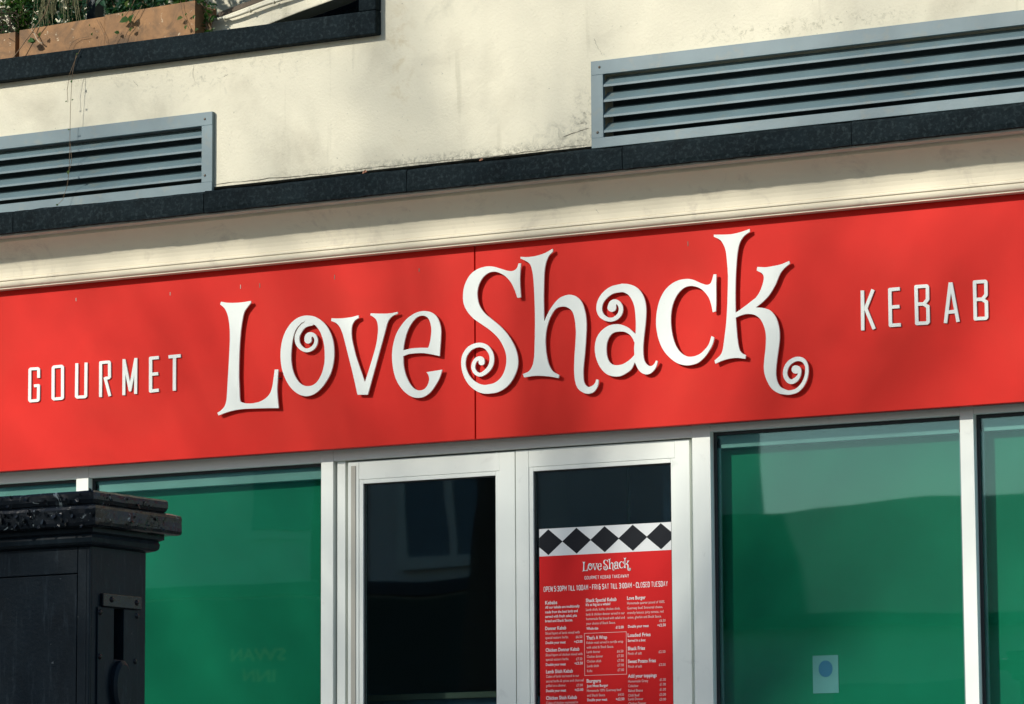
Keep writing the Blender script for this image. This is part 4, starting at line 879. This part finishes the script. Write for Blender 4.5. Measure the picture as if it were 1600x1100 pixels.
for a_ in ((-12.42, -12.3, 3.83, 5.62), (-11.2, -11.08, 3.83, 5.62), (-12.3, -11.2, 3.83, 3.95), (-12.3, -11.2, 5.5, 5.62), (-11.79, -11.71, 3.95, 5.5), (-12.3, -11.79, 4.70, 4.77), (-11.71, -11.2, 4.70, 4.77)):
    bx('frame', (a_[0], a_[1], -19.99, -19.90, a_[2], a_[3]), WHITE, w_)
bx('string_course', (-26, -10.4, -19.99, -19.85, 3.55, 3.70), SLATE, PB)
bx('downpipe', (-13.4, -13.28, -19.97, -19.83, 3.71, 8.0), PUBG, PB)
text_on('sign_lettering', 'SWAN', -14.45, 2.86, .62, .13, -19.78, GOLD, PB, True)
text_on('sign_lettering', 'INN', -14.30, 2.66, .36, .12, -19.78, GOLD, PB, True)
for o in PB.children:
    if o.name.startswith('sign_lettering'):
        xsum = [v.co.x for v in o.data.vertices]; mid = (max(xsum)+min(xsum))/2
        for v in o.data.vertices: v.co.x = 2*mid-v.co.x          # faces north, read from the shop side
HB = thing('low_house', (-3, -22, -1.1), 'low pale house across the street beside the pub, reflected in the right window', 'building')
bx('wall', (-10.3, 8, -25, -20.2, -1.1, 3.0), BRICK, HB)
build('roof', MB().prism_x([(-25.3, 3.0), (-19.9, 3.0), (-19.9, 3.1), (-22.5, 4.5)], -10.05, 8.2), SLATE, HB)
for i in range(4):
    w_ = bx('window', (-7.4+i*3.6, -6.0+i*3.6, -20.195, -20.13, .6, 2.4), DARK, HB); bx('frame', (-7.5+i*3.6, -5.9+i*3.6, -20.19, -20.15, .5, .6), WHITE, w_)
for x, w_, z1 in ((-2.5, .9, 5.4), (3.5, .9, 5.4)):
    ch_ = bx('chimney', (x, x+w_, -22.8, -22.2, 3.8, z1), BRICK, HB)
    for k in range(2): build('chimney_pot', MB().tube([(x+.2+k*(w_-.4), -22.5, z1), (x+.2+k*(w_-.4), -22.5, z1+.35)], [.13, .10], 8), WOOD, ch_)
# the trees whose leaves dapple the light
def tree(base, cc, rad, ncl, nlf, seed, label, dx=0.0):
    base, cc = Vector(base), Vector(cc)
    TR = thing('street_tree', tuple(base), label, 'tree', 'street trees across the road')
    rt = random.Random(seed); tm = MB(); fo = MB(); top = cc+Vector((dx, 0, -rad[2]*.95))
    tm.tube([base, base.lerp(top, .3)+Vector((.15, .1, 0)), base.lerp(top, .6), top], [.26, .2, .13, .04], 10)
    for i in range(ncl):
        d = rv(rt)
        while d.length > 1: d = rv(rt)
        q = cc+Vector((d.x*rad[0], d.y*rad[1], d.z*rad[2]))
        s0 = base.lerp(top, rt.uniform(.8, 1.0))
        if i % 2 == 0: tm.tube([s0, s0.lerp(q, .5)+Vector((0, 0, .2)), q], [.035, .02, .006], 5)
        sg = rt.uniform(.35, .75)
        for n_ in range(nlf):
            l = rt.uniform(.09, .17); leaf(fo, q+Vector((rt.gauss(0, sg), rt.gauss(0, sg), rt.gauss(0, sg))), rv(rt), rv(rt)+Vector((0, 0, 1)), l, l*.8)
    build('trunk', tm, BARK, TR); tag(build('crown', fo, LEAF, TR), kind='stuff')
tree((-10.2, -17.4, -1.15), (-9.4, -17.0, 14.3), (5.6, 2.4, 3.3), 150, 11, 4, 'tall leafy street tree across the road that dapples the sunlight on the shop')
tree((-2.2, -17.2, -1.15), (-4.9, -16.0, 8.0), (2.2, 1.5, 1.9), 80, 42, 9, 'smaller street tree across the road that shades the iron pillar', 1.6)
